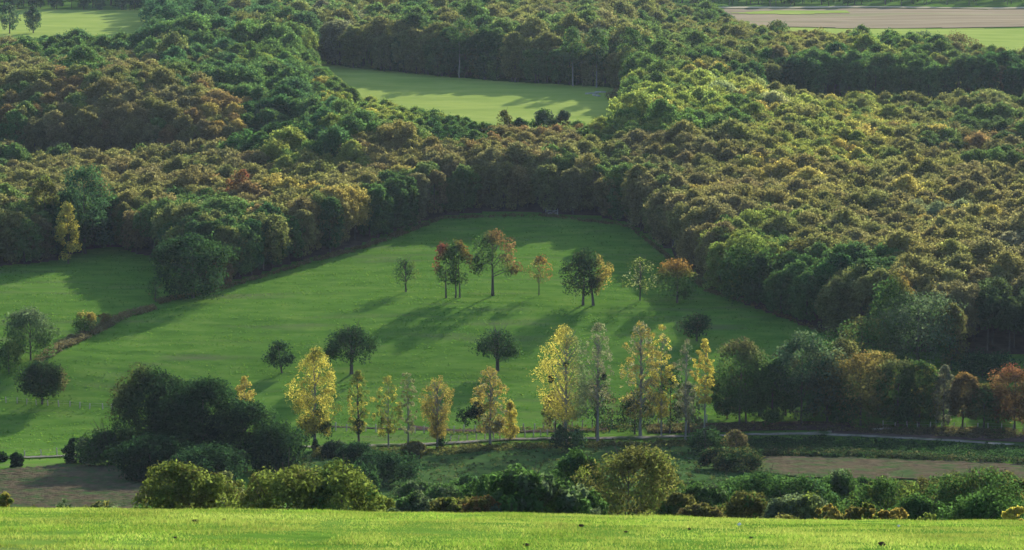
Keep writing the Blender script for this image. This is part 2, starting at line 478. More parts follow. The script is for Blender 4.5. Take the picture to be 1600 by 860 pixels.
field('ploughed_field', [(-90, 742), (0, 736), (100, 728), (190, 730), (262, 740), (250, 770), (225, 800), (-90, 800)], M_SOIL, 0.5, 0.22, furrows(0.75, 1.9, 0.16))
field('stubble_field', [(1165, 716), (1300, 716), (1450, 722), (1700, 732), (1700, 760), (1420, 752), (1250, 748), (1175, 738)], M_SOIL, 0.6, 0.22, furrows(1.45, 1.7, 0.10))
field('lower_pasture', [(455, 706), (640, 706), (800, 699), (960, 695), (1110, 692), (1180, 702), (1172, 745), (1160, 800), (450, 800)], M_ROUGHSHADE, 1.2, 0.15)
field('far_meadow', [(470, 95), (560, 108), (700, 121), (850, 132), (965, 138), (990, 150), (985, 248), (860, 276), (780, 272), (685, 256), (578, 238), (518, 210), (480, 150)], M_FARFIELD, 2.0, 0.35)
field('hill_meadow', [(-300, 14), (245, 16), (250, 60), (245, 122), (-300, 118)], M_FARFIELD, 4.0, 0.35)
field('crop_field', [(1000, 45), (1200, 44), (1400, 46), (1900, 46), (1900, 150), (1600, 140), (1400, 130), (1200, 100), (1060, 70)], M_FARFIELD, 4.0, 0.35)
field('harvested_field', [(990, 15.5), (1900, 13.5), (1900, 45.5), (1400, 45.5), (1200, 43.5), (990, 44.5)], M_STUBBLE, 4.0, 0.35)

def strip(name, pts, width, mat, off, step=1.5):
    W = np.array([at(*p)[:2] for p in pts])
    seg = np.linalg.norm(np.diff(W, axis=0), axis=1); L = np.insert(np.cumsum(seg), 0, 0)
    s = np.arange(0, L[-1], step)
    x = np.interp(s, L, W[:, 0]); y = np.interp(s, L, W[:, 1])
    for _ in range(3):
        xs = np.convolve(np.pad(x, 4, mode='edge'), np.ones(9) / 9, 'valid'); ys = np.convolve(np.pad(y, 4, mode='edge'), np.ones(9) / 9, 'valid')
        xs[0], ys[0], xs[-1], ys[-1] = x[0], y[0], x[-1], y[-1]; x, y = xs, ys
    tx = np.gradient(x); ty = np.gradient(y); n = np.hypot(tx, ty); nx, ny = -ty / n, tx / n
    rows = []
    m = 5
    for q in np.linspace(-0.5, 0.5, m):
        ww = width * q * (1 + 0.25 * vnoise(s / 4, s * 0 + q * 3, 71))
        X = x + nx * ww; Y = y + ny * ww
        rows.append(np.stack([X, Y, T(X, Y) + micro(X, Y) + off - (0.12 if abs(q) == 0.5 else 0)], 1))
    V = np.concatenate(rows); k = len(s)
    i = np.arange(k - 1)
    Fc = np.concatenate([np.stack([i + r * k, i + 1 + r * k, i + 1 + (r + 1) * k, i + (r + 1) * k], 1) for r in range(m - 1)])
    o = obj(name, mesh_np(name, V, Fc, True), mat); tag(o, kind='structure')
    return o

strip('road', [(-120, 720), (0, 718), (60, 717), (150, 712), (260, 706), (380, 702), (480, 700), (600, 698), (700, 694), (790, 691), (870, 687), (960, 687), (1060, 684), (1160, 681), (1250, 679), (1290, 680),
               (1380, 685), (1480, 690), (1600, 696), (1720, 702)], 2.0, M_ROAD, 0.34)
strip('path', [(1262, 679), (1290, 676.5), (1330, 674), (1400, 672)], 2.0, M_ROAD, 0.30)
strip('verge', [(1015, 672), (1100, 670), (1180, 668), (1260, 667), (1330, 668)], 7.5, M_VERGE, 0.28)
strip('bank', [(1300, 676), (1380, 679), (1460, 682), (1600, 686), (1720, 690)], 8.0, M_VERGE, 0.31)
strip('field_edge', [(640, 668), (720, 676), (800, 678), (870, 676), (960, 671)], 2.2, M_VERGE, 0.24)
strip('ditch', [(505, 667), (600, 671), (700, 673)], 1.0, M_VERGE, 0.16)
field('crop_field', [(1120, 23), (1200, 18), (1330, 17.5), (1330, 22), (1240, 25)], M_FARFIELD, 4.0, 0.55)
strip('straw_strip', [(1030, 14), (1200, 13.2), (1400, 12.4), (1900, 11.5)], 13, M_STRAW, 0.6, 8)

# ------------------------------------------------------------------ the woods: where trees stand
EDGE = [(-400, 430), (0, 416), (60, 412), (112, 404), (135, 392), (180, 385), (235, 404), (300, 440), (345, 446), (400, 431), (480, 406), (560, 386), (620, 362), (680, 341),
        (740, 333), (800, 331), (860, 335), (930, 338), (985, 352), (1030, 385), (1075, 420), (1110, 450), (1160, 476), (1230, 501), (1300, 522), (1380, 545), (1500, 552),
        (1600, 556), (2300, 580), (2300, -60), (-700, -60)]
OPEN = [
    [(475, 92), (560, 110), (700, 122), (850, 133), (960, 139), (985, 150), (968, 232), (870, 254), (780, 250), (690, 230), (590, 206), (535, 176), (495, 140)],
    [(-400, 15), (240, 17), (240, 55), (238, 97), (-400, 93)],
    [(1010, 11), (2300, 9), (2300, 150), (1600, 135), (1450, 112), (1300, 98), (1200, 84), (1110, 58), (1040, 42)],
    [(1180, 152), (1400, 160), (2000, 172), (2000, 226), (1400, 214), (1180, 197)],
    [(-400, 250), (200, 252), (340, 252), (400, 240), (470, 232), (505, 243), (450, 276), (380, 292), (200, 299), (-400, 301)],
]
def in_wood(x, y):
    px, py = proj(x, y, T(x, y))
    r = inpoly(px, py, EDGE)
    for o in OPEN: r &= ~inpoly(px, py, o)
    return r

# leaf litter under the wood and along its rim
def wood_mask(x, y):
    dx, dy = 0.9 * vnoise(x / 4, y / 4, 77), -1.6 + 1.5 * vnoise(x / 6, y / 4, 78)
    return in_wood(x + dx, y - dy)
floor_me = grid_mesh('forest_floor', np.arange(-260, 300, 2.0), np.arange(560, 1000, 2.0), lambda x, y: T(x, y) + micro(x, y) + 0.16, wood_mask)
tag(obj('forest_floor', floor_me, M_LITTER), kind='structure')

def scatter():
    pts = []
    y = 560.0; row = 0
    while y < 2200:
        st = 5.0 if y < 1150 else 8.5 if y < 1500 else 12
        X = np.arange(-0.27 * y - 60, 0.27 * y + 90, st) + (st / 2 if row % 2 else 0)
        X = X + RNG.normal(0, st * 0.2, len(X)); Y = y + RNG.normal(0, st * 0.2, len(X))
        k = in_wood(X, Y)
        pts.append(np.stack([X[k], Y[k]], 1))
        y += st * 0.87; row += 1
    return np.concatenate(pts)
ZONES = [  # picture position of a patch of canopy, its tones and their shares
    (100, 75, 'green:5 bluegreen:3 olive:2'), (300, 75, 'green:5 bluegreen:3 olive:1'), (430, 85, 'green:6 ygreen:2'), (20, 120, 'green:4 brown:3 olive:2'),
    (100, 150, 'brown:6 olive:3 green:2 rust:1'), (230, 140, 'brown:5 olive:4 green:2'), (200, 200, 'brown:5 rust:2 green:2 olive:2'), (320, 190, 'brown:4 olive:3 rust:1 gold:1'),
    (40, 230, 'dgreen:3 brown:3 green:3'), (420, 130, 'green:6 bluegreen:2 olive:1'), (430, 200, 'green:4 dgreen:4'), (520, 190, 'green:5 bluegreen:3 ygreen:1'),
    (560, 160, 'green:4 ygreen:3 gold:1'), (630, 170, 'green:4 ygreen:3 gold:1'), (700, 195, 'dgreen:4 green:4'), (470, 250, 'green:3 ygreen:3 olive:2'),
    (80, 270, 'olive:5 brown:3 green:2'), (200, 275, 'olive:5 brown:3'), (300, 265, 'olive:4 brown:3 green:2'), (380, 280, 'brown:3 rust:2 olive:3'),
    (30, 350, 'olive:3 green:3 brown:2'), (130, 350, 'green:4 dgreen:4'), (230, 350, 'green:4 olive:4'), (330, 340, 'green:4 dgreen:2 olive:2'), (400, 390, 'green:5 dgreen:3'),
    (480, 290, 'olive:4 gold:2 brown:2 green:2'), (560, 255, 'olive:4 brown:3 ygreen:2'), (640, 235, 'olive:4 brown:3 gold:1'), (520, 350, 'green:5 dgreen:3 olive:2'), (620, 310, 'green:5 dgreen:2 olive:2'),
    (680, 260, 'olive:3 brown:3 green:2'), (780, 230, 'brown:4 olive:3 rust:2'), (860, 215, 'rust:2 brown:4 olive:3'), (760, 280, 'brown:4 olive:4 green:2'), (870, 280, 'brown:3 olive:3 green:4'),
    (960, 190, 'ygreen:4 green:4 olive:2'), (960, 230, 'brown:4 olive:3 green:2'), (940, 290, 'green:5 olive:3'), (1010, 300, 'green:4 brown:3 olive:3'), (1060, 350, 'brown:4 olive:4 rust:1'),
    (1050, 150, 'lime:3 ygreen:4 green:4 gold:1'), (1130, 140, 'ygreen:4 lime:3 pale:1 green:3 gold:1'), (1230, 150, 'ygreen:3 lime:2 olive:3 gold:2 pale:2'), (1100, 180, 'green:5 ygreen:3'),  # lime, yellow-green and pale shares paint strong sunlight onto these crowns
    (1330, 170, 'olive:4 ygreen:2 gold:2 green:3'), (1450, 180, 'olive:4 green:4 rust:1'), (1560, 160, 'green:4 olive:3 brown:2'), (1530, 220, 'green:4 dgreen:2 brown:3 rust:1'),
    (1100, 230, 'olive:5 brown:3 ygreen:2'), (1220, 210, 'olive:4 ygreen:4 gold:1'), (1330, 230, 'olive:4 ygreen:3 gold:2 green:1'), (1430, 250, 'olive:4 brown:2 gold:2 green:2'),
    (1150, 290, 'olive:5 brown:4 gold:1'), (1280, 290, 'olive:5 brown:3 gold:2'), (1400, 310, 'olive:4 brown:3 gold:2 sage:2'), (1540, 300, 'olive:4 brown:3 gold:2 sage:1'),
    (1180, 370, 'green:4 ygreen:3 olive:3'), (1100, 330, 'brown:4 olive:4'), (1300, 360, 'olive:4 brown:3 green:3'), (1450, 380, 'olive:5 brown:3 gold:1'), (1560, 400, 'olive:4 brown:4 grey:1'),
    (1150, 430, 'green:4 dgreen:3 olive:3'), (1250, 430, 'green:4 dgreen:5'), (1330, 440, 'green:4 dgreen:3 olive:2'), (1550, 470, 'dgreen:3 brown:4'),
    (300, 30, 'bluegreen:4 dgreen:4 green:2'), (420, 40, 'green:4 bluegreen:3 olive:2'), (560, 60, 'green:4 olive:3 grey:1'), (700, 60, 'green:4 dgreen:3 olive:3'), (820, 60, 'green:4 olive:4 brown:1'),
    (950, 70, 'green:4 olive:3 brown:2'), (1010, 100, 'green:4 ygreen:2 olive:2'), (900, 30, 'olive:4 green:3 brown:2'), (1060, 50, 'olive:4 green:4 brown:1'), (1150, 70, 'olive:4 green:4'),
    (1150, 100, 'green:4 dgreen:4 olive:2'), (1260, 65, 'olive:4 ygreen:2 brown:2'), (1260, 110, 'green:5 dgreen:3'), (1400, 100, 'green:5 ygreen:3 dgreen:2'), (1530, 80, 'olive:3 green:4 brown:2'), (1540, 115, 'green:4 dgreen:4'),
    (100, 3, 'dgreen:5 bluegreen:3'), (700, 3, 'dgreen:4 green:3'), (1200, 3, 'green:4 dgreen:4'), (1450, 3, 'green:3 olive:3 dgreen:3'),
]
ZXY = np.array([(z[0], z[1] * 1.6) for z in ZONES], float)
ZT = []
for z in ZONES:
    nm, wt = zip(*[q.split(':') for q in z[2].split()])
    wt = np.array(wt, float); ZT.append((nm, wt / wt.sum()))

WGAIN = 1.55
ACC2 = {'dgreen': 'green', 'green': 'olive', 'bluegreen': 'green', 'ygreen': 'gold', 'olive': 'brown', 'brown': 'olive', 'rust': 'brown', 'red': 'rust', 'yellow': 'ygreen',
        'gold': 'olive', 'grey': 'olive', 'pale': 'ygreen', 'orange': 'olive', 'lime': 'yellow', 'sage': 'pale'}
WP = scatter()
WZ = T(WP[:, 0], WP[:, 1])
cpx, cpy = proj(WP[:, 0], WP[:, 1], WZ + 12.0)
_nz = RNG.normal(0, 1, (len(WP), 2))
WZONE = np.array([int(np.argmin((ZXY[:, 0] - cpx[i] - 13 * _nz[i, 0]) ** 2 + (ZXY[:, 1] - cpy[i] * 1.6 - 9 * _nz[i, 1]) ** 2)) for i in range(len(WP))])
# the green stands have fewer and larger trees than the young brown ones
ZBIG = np.array([ZT[q][0][int(np.argmax(ZT[q][1]))] in ('green', 'dgreen', 'bluegreen', 'ygreen', 'lime') and ZONES[q][1] < 260 for q in range(len(ZONES))])
_keep = ~ZBIG[WZONE] | (RNG.uniform(0, 1, len(WP)) < 0.68)
WP, WZ, cpx, cpy, WZONE = WP[_keep], WZ[_keep], cpx[_keep], cpy[_keep], WZONE[_keep]
_dir = WP / np.linalg.norm(WP, axis=1)[:, None]
EDGEF = ~in_wood(WP[:, 0] - _dir[:, 0] * 8.5, WP[:, 1] - _dir[:, 1] * 8.5)
gpx, gpy = proj(WP[:, 0], WP[:, 1], WZ)
WS = np.clip(RNG.normal(1.0, 0.06, len(WP)) + 0.22 * fbm(WP[:, 0] / 30, WP[:, 1] / 30, 83, 2), 0.72, 1.35)
WS *= np.where(RNG.uniform(0, 1, len(WP)) < 0.045, RNG.uniform(1.08, 1.22, len(WP)), 1.0)
WS *= np.where(ZBIG[WZONE], RNG.uniform(0.98, 1.18, len(WP)), 1.0)
WS *= np.where((gpx > 235) & (gpx < 1010) & (gpy < 129), 1.22, 1.0)
for _o, _r in ((0, 22), (0, 42), (1, 22)):   # younger growth on the near side of the clearings
    WS = np.where(inpoly(gpx, gpy - _r, OPEN[_o]) | inpoly(gpx + 25, gpy - _r, OPEN[_o]), np.minimum(WS, 0.82), WS)
WTONE = []; WT1 = []; WT2 = []
_sp = np.clip(0.5 + 0.95 * fbm(WP[:, 0] / 13.0, WP[:, 1] / 17.0, 131, 2) + RNG.normal(0, 0.14, len(WP)), 0, 0.999)
for i in range(len(WP)):
    nm, wt = ZT[WZONE[i]]
    t = nm[int(np.searchsorted(np.cumsum(wt), _sp[i]).clip(0, len(nm) - 1))]
    mean = sum(q * np.array(TONES[a]) for a, q in zip(nm, wt))
    a = (0.62 * np.array(tone(t, RNG, 0.14)) + 0.38 * mean) * WGAIN
    WTONE.append(t); WT1.append(tuple(float(v) for v in a))
    WT2.append(tuple(float(v) for v in a * 0.62 + 0.38 * WGAIN * np.array(TONES[ACC2[t]])))

# tree shapes used in the woods
KINDS = []
for i in range(8):
    r = np.random.default_rng(500 + i)
    KINDS.append(build_tree_meshes(500 + i, r.uniform(12.8, 14.0), r.uniform(4.2, 5.0), ['dome', 'dome', 'dome', 'round', 'dome', 'dome', 'round', 'poplar'][i], r.uniform(0.28, 0.42),
                                   clumps=125, per=44, size=0.38, cr=0.2, trunk_r=0.2, limbs=6, hollow=0.2, rag=0.45))
for i in range(6):
    r = np.random.default_rng(600 + i)
    KINDS.append(build_tree_meshes(600 + i, r.uniform(11.5, 14.0), r.uniform(3.6, 4.5), ['skirt', 'dome', 'skirt', 'skirt', 'round', 'skirt'][i], r.uniform(0.03, 0.12),
                                   clumps=140, per=50, size=0.38, cr=0.2, rag=0.6, trunk_r=0.22, limbs=6))
for c, t in KINDS:
    c.materials.append(M_LEAF); t.materials.append(M_BARK)
WK = np.where(EDGEF, RNG.integers(8, 14, len(WP)), RNG.integers(0, 8, len(WP)))
# the bare-trunked stand at the right
trunkwall = EDGEF & (gpx > 1490) & (gpy > 500)
WK[trunkwall] = RNG.choice([0, 2, 3, 5], trunkwall.sum())

inframe = (cpx > -15) & (cpx < 1615) & (cpy < 760) & (cpy > -20)
score = np.where(EDGEF & (WP[:, 1] < 860), 0, 400) + WP[:, 1]
score = np.where(inframe, score, 1e9)
ORDER = np.argsort(score)
NSOLO = 296
SOLO = ORDER[:NSOLO]
REST = np.setdiff1d(np.arange(len(WP)), SOLO)

LANDMARKS = [
    (107, 355, 'the yellow column tree'), (300, 415, 'the dark meadow corner tree'), (20, 400, 'the left picture border'), (130, 310, 'the tall blue-green tree'), (375, 300, 'the reddish tree'),
    (430, 290, 'the pale lime trees'), (862, 333, 'the pale field gate'), (634, 430, 'the twiggy meadow tree'), (700, 420, 'the red-topped meadow trees'), (770, 410, 'the rust-topped meadow tree'),
    (912, 430, 'the double-trunked meadow tree'), (1000, 435, 'the sparse pale meadow tree'), (1058, 435, 'the orange-topped meadow tree'), (1180, 390, 'the lime-topped edge tree'),
    (1089, 510, 'the small dark meadow bush'), (1430, 500, 'the grey-green round tree'), (1550, 500, 'the dark bare-trunked stand'), (1590, 420, 'the right picture border'),
    (345, 420, 'the rusty shrub'), (305, 325, 'the silvery sunlit tree'), (480, 400, 'the left end of the wood bank'), (1250, 500, 'the shaded meadow corner'),
]
DIRW = ['right of', 'up and right of', 'above', 'up and left of', 'left of', 'down and left of', 'below', 'down and right of']
ORDW = ['nearest', 'second nearest', 'third nearest', 'fourth nearest', 'fifth nearest', 'sixth nearest', 'seventh nearest', 'eighth nearest', 'ninth nearest', 'tenth nearest', 'eleventh nearest', 'twelfth nearest']
TW = {'dgreen': 'dark green', 'green': 'green', 'bluegreen': 'cool green', 'ygreen': 'yellow-green', 'olive': 'olive', 'brown': 'brown', 'rust': 'rusty', 'red': 'reddish', 'yellow': 'yellow', 'gold': 'golden',
      'grey': 'greyish', 'pale': 'pale', 'orange': 'orange', 'lime': 'lime', 'sage': 'grey-green'}
bins = {}
for i in SOLO:
    lm = np.array([(a, b) for a, b, _ in LANDMARKS], float)
    dd = np.hypot(lm[:, 0] - cpx[i], lm[:, 1] - cpy[i]); k = int(np.argmin(dd))
    an = math.atan2(-(cpy[i] - lm[k, 1]), cpx[i] - lm[k, 0])
    s = int(round(an / (math.pi / 4))) % 8
    bins.setdefault((k, s, TW[WTONE[i]]), []).append((dd[k], i))
for (k, s, tw), lst in bins.items():
    lst.sort()
    for q, (dd, i) in enumerate(lst):
        lab = f"{tw} woodland tree {DIRW[s]} {LANDMARKS[k][2]}, {ORDW[min(q, 11)]} such" if len(lst) > 1 else f"the {tw} woodland tree {DIRW[s]} {LANDMARKS[k][2]}"
        if len(lab.split()) > 16: lab = lab.replace('woodland tree', 'tree').replace(' such', '')
        r = empty('woodland_tree', (WP[i, 0], WP[i, 1], WZ[i] - 0.1), RNG.uniform(0, 6.28), float(WS[i]))
        tag(r, lab, 'tree', 'trees of the woods round the meadow')
        c, t = KINDS[WK[i]]
        co = obj('crown', c, None, r); set_tint(co, WT1[i], WT2[i])
        obj('trunk', t, None, r)

# the rest of the wood, one mass: every further tree an instance of the shapes above
def woodland_mass():
    P = np.stack([WP[REST, 0], WP[REST, 1], WZ[REST] - 0.1], 1)
    me = bpy.data.meshes.new('woodland'); me.vertices.add(len(P)); me.vertices.foreach_set('co', P.astype(np.float32).ravel())
    def attr(n, ty, key, data):
        a = me.attributes.new(n, ty, 'POINT'); a.data.foreach_set(key, np.ascontiguousarray(data).ravel())
    attr('tint', 'FLOAT_VECTOR', 'vector', np.array([WT1[i] for i in REST], np.float32))
    attr('tint2', 'FLOAT_VECTOR', 'vector', np.array([WT2[i] for i in REST], np.float32))
    attr('size', 'FLOAT', 'value', WS[REST].astype(np.float32))
    attr('turn', 'FLOAT', 'value', RNG.uniform(0, 6.28, len(REST)).astype(np.float32))
    attr('shape', 'INT', 'value', WK[REST].astype(np.int32))
    o = obj('woodland', me, None)
    tag(o, kind='stuff')
    ng = bpy.data.node_groups.new('woodland', 'GeometryNodeTree')
    ng.interface.new_socket('Geometry', in_out='INPUT', socket_type='NodeSocketGeometry')
    ng.interface.new_socket('Geometry', in_out='OUTPUT', socket_type='NodeSocketGeometry')
    n, l = ng.nodes, ng.links
    gi = n.new('NodeGroupInput'); go = n.new('NodeGroupOutput')
    jn = n.new('GeometryNodeJoinGeometry')
    byme = {}
    for q in COL.objects:
        if q.type == 'MESH' and q.parent is not None: byme.setdefault(q.data.name, q)
    for c, t in reversed(KINDS):
        if c.name not in byme or t.name not in byme: continue
        jj = n.new('GeometryNodeJoinGeometry')
        for q in (c, t):
            oi = n.new('GeometryNodeObjectInfo'); oi.inputs[0].default_value = byme[q.name]; oi.transform_space = 'ORIGINAL'
            l.new(oi.outputs['Geometry'], jj.inputs[0])
        gti = n.new('GeometryNodeGeometryToInstance'); l.new(jj.outputs[0], gti.inputs[0]); l.new(gti.outputs[0], jn.inputs[0])
    ip = n.new('GeometryNodeInstanceOnPoints'); ip.inputs['Pick Instance'].default_value = True
    l.new(gi.outputs[0], ip.inputs['Points']); l.new(jn.outputs[0], ip.inputs['Instance'])
    def na(nm, ty):
        a = n.new('GeometryNodeInputNamedAttribute'); a.data_type = ty; a.inputs[0].default_value = nm
        return [q for q in a.outputs if q.name == 'Attribute' and q.enabled][0]
    l.new(na('shape', 'INT'), ip.inputs['Instance Index']); l.new(na('size', 'FLOAT'), ip.inputs['Scale'])
    cx = n.new('ShaderNodeCombineXYZ'); l.new(na('turn', 'FLOAT'), cx.inputs[2])
    er = n.new('FunctionNodeEulerToRotation'); l.new(cx.outputs[0], er.inputs[0]); l.new(er.outputs[0], ip.inputs['Rotation'])
    l.new(ip.outputs[0], go.inputs[0])
    md = o.modifiers.new('woodland', 'NODES'); md.node_group = ng
woodland_mass()
# ------------------------------------------------------------------ single trees in the meadow
def extra_clumps(root, specs, seed):
    """dark balls of ivy or mistletoe on a tree: (name, x, z, radius, tone, leaf size)"""
    for k, (nm, x, z, r, tn, ls) in enumerate(specs):
        rng = np.random.default_rng(seed + k)
        q = rng.normal(size=(10, 3)); q /= np.linalg.norm(q, axis=1)[:, None]
        C = q * [1, 1, 1.3] * r * 0.8 * rng.uniform(0.3, 1, 10)[:, None] + [x, -0.15, z]
        me = leaves_mesh(nm, rng, C, r * rng.uniform(0.3, 0.75, 10), np.full(10, int(34 + 22 * r)), ls, acc_clump)
        o = obj(nm, me, M_LEAF, root); set_tint(o, tone(tn), tone(tn))

def a_top(lo, hi): return lambda x, z, c: np.clip((z - lo) / (hi - lo), 0, 1)
def a_right(lo, hi): return lambda x, z, c: np.clip((x - lo) / (hi - lo), 0, 1)
def a_topright(lo, hi): return lambda x, z, c: np.clip((z * 0.7 + x * 0.35 - lo) / (hi - lo), 0, 1)
def a_topleft(lo, hi): return lambda x, z, c: np.clip((z * 0.7 - x * 0.45 - lo) / (hi - lo), 0, 1)
def a_mix(k=0.5): return lambda x, z, c: np.clip((c - (1 - k)) * 3, 0, 1)

MT = 'trees standing out in the meadow'
tree_px('meadow_tree', 'small spreading meadow tree with bare twigs above a low green crown', 'tree', 634, 456, 402, 44, ('green', 'ygreen'), group=MT, shape='dome', cb=0.24, clumps=30, per=20, size=0.4, cr=0.25,
        acc=a_right(0.2, 0.9), trunk_r=0.2, twigs=40, lobes=[(0.9, 0, 4.2, 0.8, 6)])
tree_px('meadow_tree', 'slim meadow tree with deep red leaves at its top left', 'tree', 697, 466, 378, 44, ('green', 'red'), group=MT, shape='poplar', cb=0.26, clumps=60, per=26, size=0.42, cr=0.26,
        acc=a_topleft(0.52, 0.74), trunk_r=0.2, limbs=10, hollow=0.5)
tree_px('meadow_tree', 'twin stemmed green meadow tree with orange top beside the red one', 'tree', 715, 466, 376, 42, ('green', 'orange'), group=MT, shape='poplar', cb=0.22, clumps=70, per=26, size=0.42, cr=0.26,
        acc=a_topright(0.56, 0.85), trunk_r=0.18, trunks=((-0.5, 0), (0.5, 0.2)), hollow=0.5)
tree_px('meadow_tree', 'tallest meadow tree, rusty crown top and a green lower lobe at its right', 'tree', 770, 462, 360, 62, ('green', 'rust'), group=MT, shape='dome', cb=0.38, clumps=70, per=30, size=0.42, cr=0.24,
        acc=a_topright(0.45, 0.72), trunk_r=0.34, limbs=14, hollow=0.5, lobes=[(4.2, 0, 6.2, 1.9, 16), (-3.2, 0, 6.0, 1.2, 10), (-3.4, 0, 8.0, 1.2, 8)], twigs=14)
tree_px('meadow_tree', 'slender young meadow tree with thin orange-green crown', 'tree', 842, 461, 398, 36, ('olive', 'orange'), group=MT, shape='poplar', cb=0.26, clumps=34, per=22, size=0.36, cr=0.26,
        acc=a_topright(0.35, 0.8), trunk_r=0.13, twigs=12)
tree_px('meadow_tree', 'dense dark meadow tree on two trunks with sunlit yellow right side', 'tree', 914, 477, 389, 62, ('dgreen', 'gold'), group=MT, shape='skirt', cb=0.12, clumps=120, per=34, size=0.42, cr=0.22,
        acc=a_right(0.42, 0.85), trunk_r=0.3, trunks=((-0.4, 0), (1.9, -0.3)), limbs=12)  # sunlight on the right side put into the leaf colour as gold
tree_px('meadow_tree', 'sparse pale yellow-green meadow tree with bare twigs, left of the orange-topped one', 'tree', 1000, 470, 400, 54, ('ygreen', 'pale'), group=MT, shape='poplar', cb=0.12, clumps=40, per=16, size=0.36, cr=0.24,
        acc=a_mix(0.4), trunk_r=0.17, twigs=44)
tree_px('meadow_tree', 'broad meadow tree with bright orange top over green skirt', 'tree', 1058, 474, 402, 66, ('green', 'orange'), group=MT, shape='dome', cb=0.1, clumps=90, per=30, size=0.42, cr=0.24,
        acc=a_top(0.55, 0.85), trunk_r=0.25)
tree_px('meadow_tree', 'small dark purple-green bushy tree in the shaded right of the meadow', 'tree', 1089, 533, 489, 50, ('dgreen', 'brown'), group=MT, shape='dome', cb=0.2, clumps=60, per=26, size=0.36, cr=0.26,
        acc=a_mix(0.3), trunk_r=0.2, twigs=20)
tree_px('meadow_tree', 'small dark meadow tree with leaning trunk, behind the large yellow poplar', 'tree', 441, 583, 530, 47, ('dgreen', 'bluegreen'), group=MT, shape='dome', cb=0.2, clumps=60, per=28, size=0.36, cr=0.26,
        acc=a_mix(0.3), trunk_r=0.2, lean=-0.9, lobes=[(-2.2, 0, 3.6, 0.9, 8), (1.8, 0, 3.0, 0.7, 5)])
tree_px('meadow_tree', 'round dark green meadow tree on a short forked trunk between two poplars', 'tree', 549, 586, 510, 78, ('dgreen', 'green'), group=MT, shape='dome', cb=0.24, clumps=100, per=30, size=0.38, cr=0.22,
        acc=a_right(0.5, 1.1), lobes=[(-3.9, 0, 4.6, 1.4, 12), (3.7, 0, 6.4, 1.5, 12)], trunks=((-0.15, 0), (0.25, 0.1)), trunk_r=0.24, twigs=24, limbs=14)
tree_px('meadow_tree', 'round dark meadow tree with thin spiky outline above the middle poplars', 'tree', 777, 581, 515, 74, ('dgreen', 'green'), group=MT, shape='dome', cb=0.26, clumps=80, per=26, size=0.38, cr=0.22,
        acc=a_right(0.4, 1.0), lobes=[(3.8, 0, 3.9, 1.3, 11), (-3.5, 0, 5.0, 1.2, 9)], trunks=((-0.15, 0), (0.25, 0.1)), trunk_r=0.22, twigs=36, limbs=14)
tree_px('meadow_tree', 'dark rounded tree with a short trunk beside the left wire fence', 'tree', 66, 633, 562, 74, ('dgreen', 'rust'), group=MT, shape='dome', cb=0.16, clumps=150, per=50, size=0.36, cr=0.22,
        acc=a_right(0.65, 1.5), trunk_r=0.22)
tree_px('bushy_tree', 'grey-green feathery bush tree by the ditch at the left', 'tree', 48, 565, 479, 76, ('green', 'sage'), shape='skirt', cb=0.05, clumps=130, per=48, size=0.36, cr=0.22, acc=a_top(0.3, 1.0), trunk_r=0.18, twigs=20)
tree_px('bushy_tree', 'low bush with yellowish top at the left border below the feathery tree', 'bush', 14, 584, 533, 52, ('green', 'ygreen'), shape='skirt', cb=0.03, clumps=70, per=30, size=0.36, cr=0.24, acc=a_topright(0.4, 0.8), trunk_r=0.12)
tree_px('bush', 'orange-yellow topped bush on the ditch line', 'bush', 132, 522, 487, 40, ('green', 'gold'), shape='skirt', cb=0.03, clumps=50, per=28, size=0.34, cr=0.25, acc=a_topright(0.35, 0.75), trunk_r=0.1)
tree_px('bush', 'small rusty bush on the ditch line right of the yellow bush', 'bush', 162, 508, 489, 22, ('olive', 'rust'), shape='skirt', cb=0.03, clumps=26, per=24, size=0.3, cr=0.28, acc=a_mix(0.5), trunk_r=0.08)
tree_px('oak_tree', 'big dark green tree with leafy skirts at the meadow corner', 'tree', 302, 466, 363, 102, ('dgreen', 'green'), shape='skirt', cb=0.04, clumps=150, per=70, size=0.42, cr=0.2, hollow=0.7, acc=a_topright(0.6, 1.1), trunk_r=0.4)
tree_px('small_tree', 'thin twiggy small tree left of the big dark corner tree', 'tree', 243, 472, 436, 26, ('green', 'olive'), shape='round', cb=0.15, clumps=24, per=18, size=0.32, cr=0.28, acc=a_mix(0.4), trunk_r=0.1, twigs=14)
tree_px('bush', 'rusty brown shrub between the big corner tree and the wood', 'bush', 347, 447, 402, 36, ('rust', 'brown'), shape='skirt', cb=0.03, clumps=50, per=28, size=0.42, cr=0.25, acc=a_mix(0.5), trunk_r=0.12)
tree_px('poplar_tree', 'bright yellow column-shaped tree at the left wood edge', 'tree', 107, 412, 308, 33, ('yellow', 'ygreen'), shape='column', cb=0.06, clumps=80, per=30, size=0.46, cr=0.3, acc=a_mix(0.35), trunk_r=0.2)
tree_px('tall_tree', 'tall blue-green tree rising behind the yellow column tree', 'tree', 133, 396, 260, 80, ('bluegreen', 'green'), shape='skirt', cb=0.1, clumps=150, per=36, size=0.5, cr=0.2, acc=a_topright(0.6, 1.0), trunk_r=0.35)
tree_px('tall_tree', 'tall olive-green tree left of the blue-green one', 'tree', 72, 400, 274, 52, ('olive', 'ygreen'), shape='dome', cb=0.15, clumps=90, per=34, size=0.5, cr=0.22, acc=a_mix(0.4), trunk_r=0.3)
tree_px('tall_tree', 'tree with silvery sunlit right side at the left wood edge', 'tree', 298, 400, 308, 58, ('green', 'pale'), shape='skirt', cb=0.08, clumps=90, per=34, size=0.5, cr=0.22, acc=a_topright(0.72, 0.9), trunk_r=0.3)  # sunlit upper right painted into the leaves with the pale tone
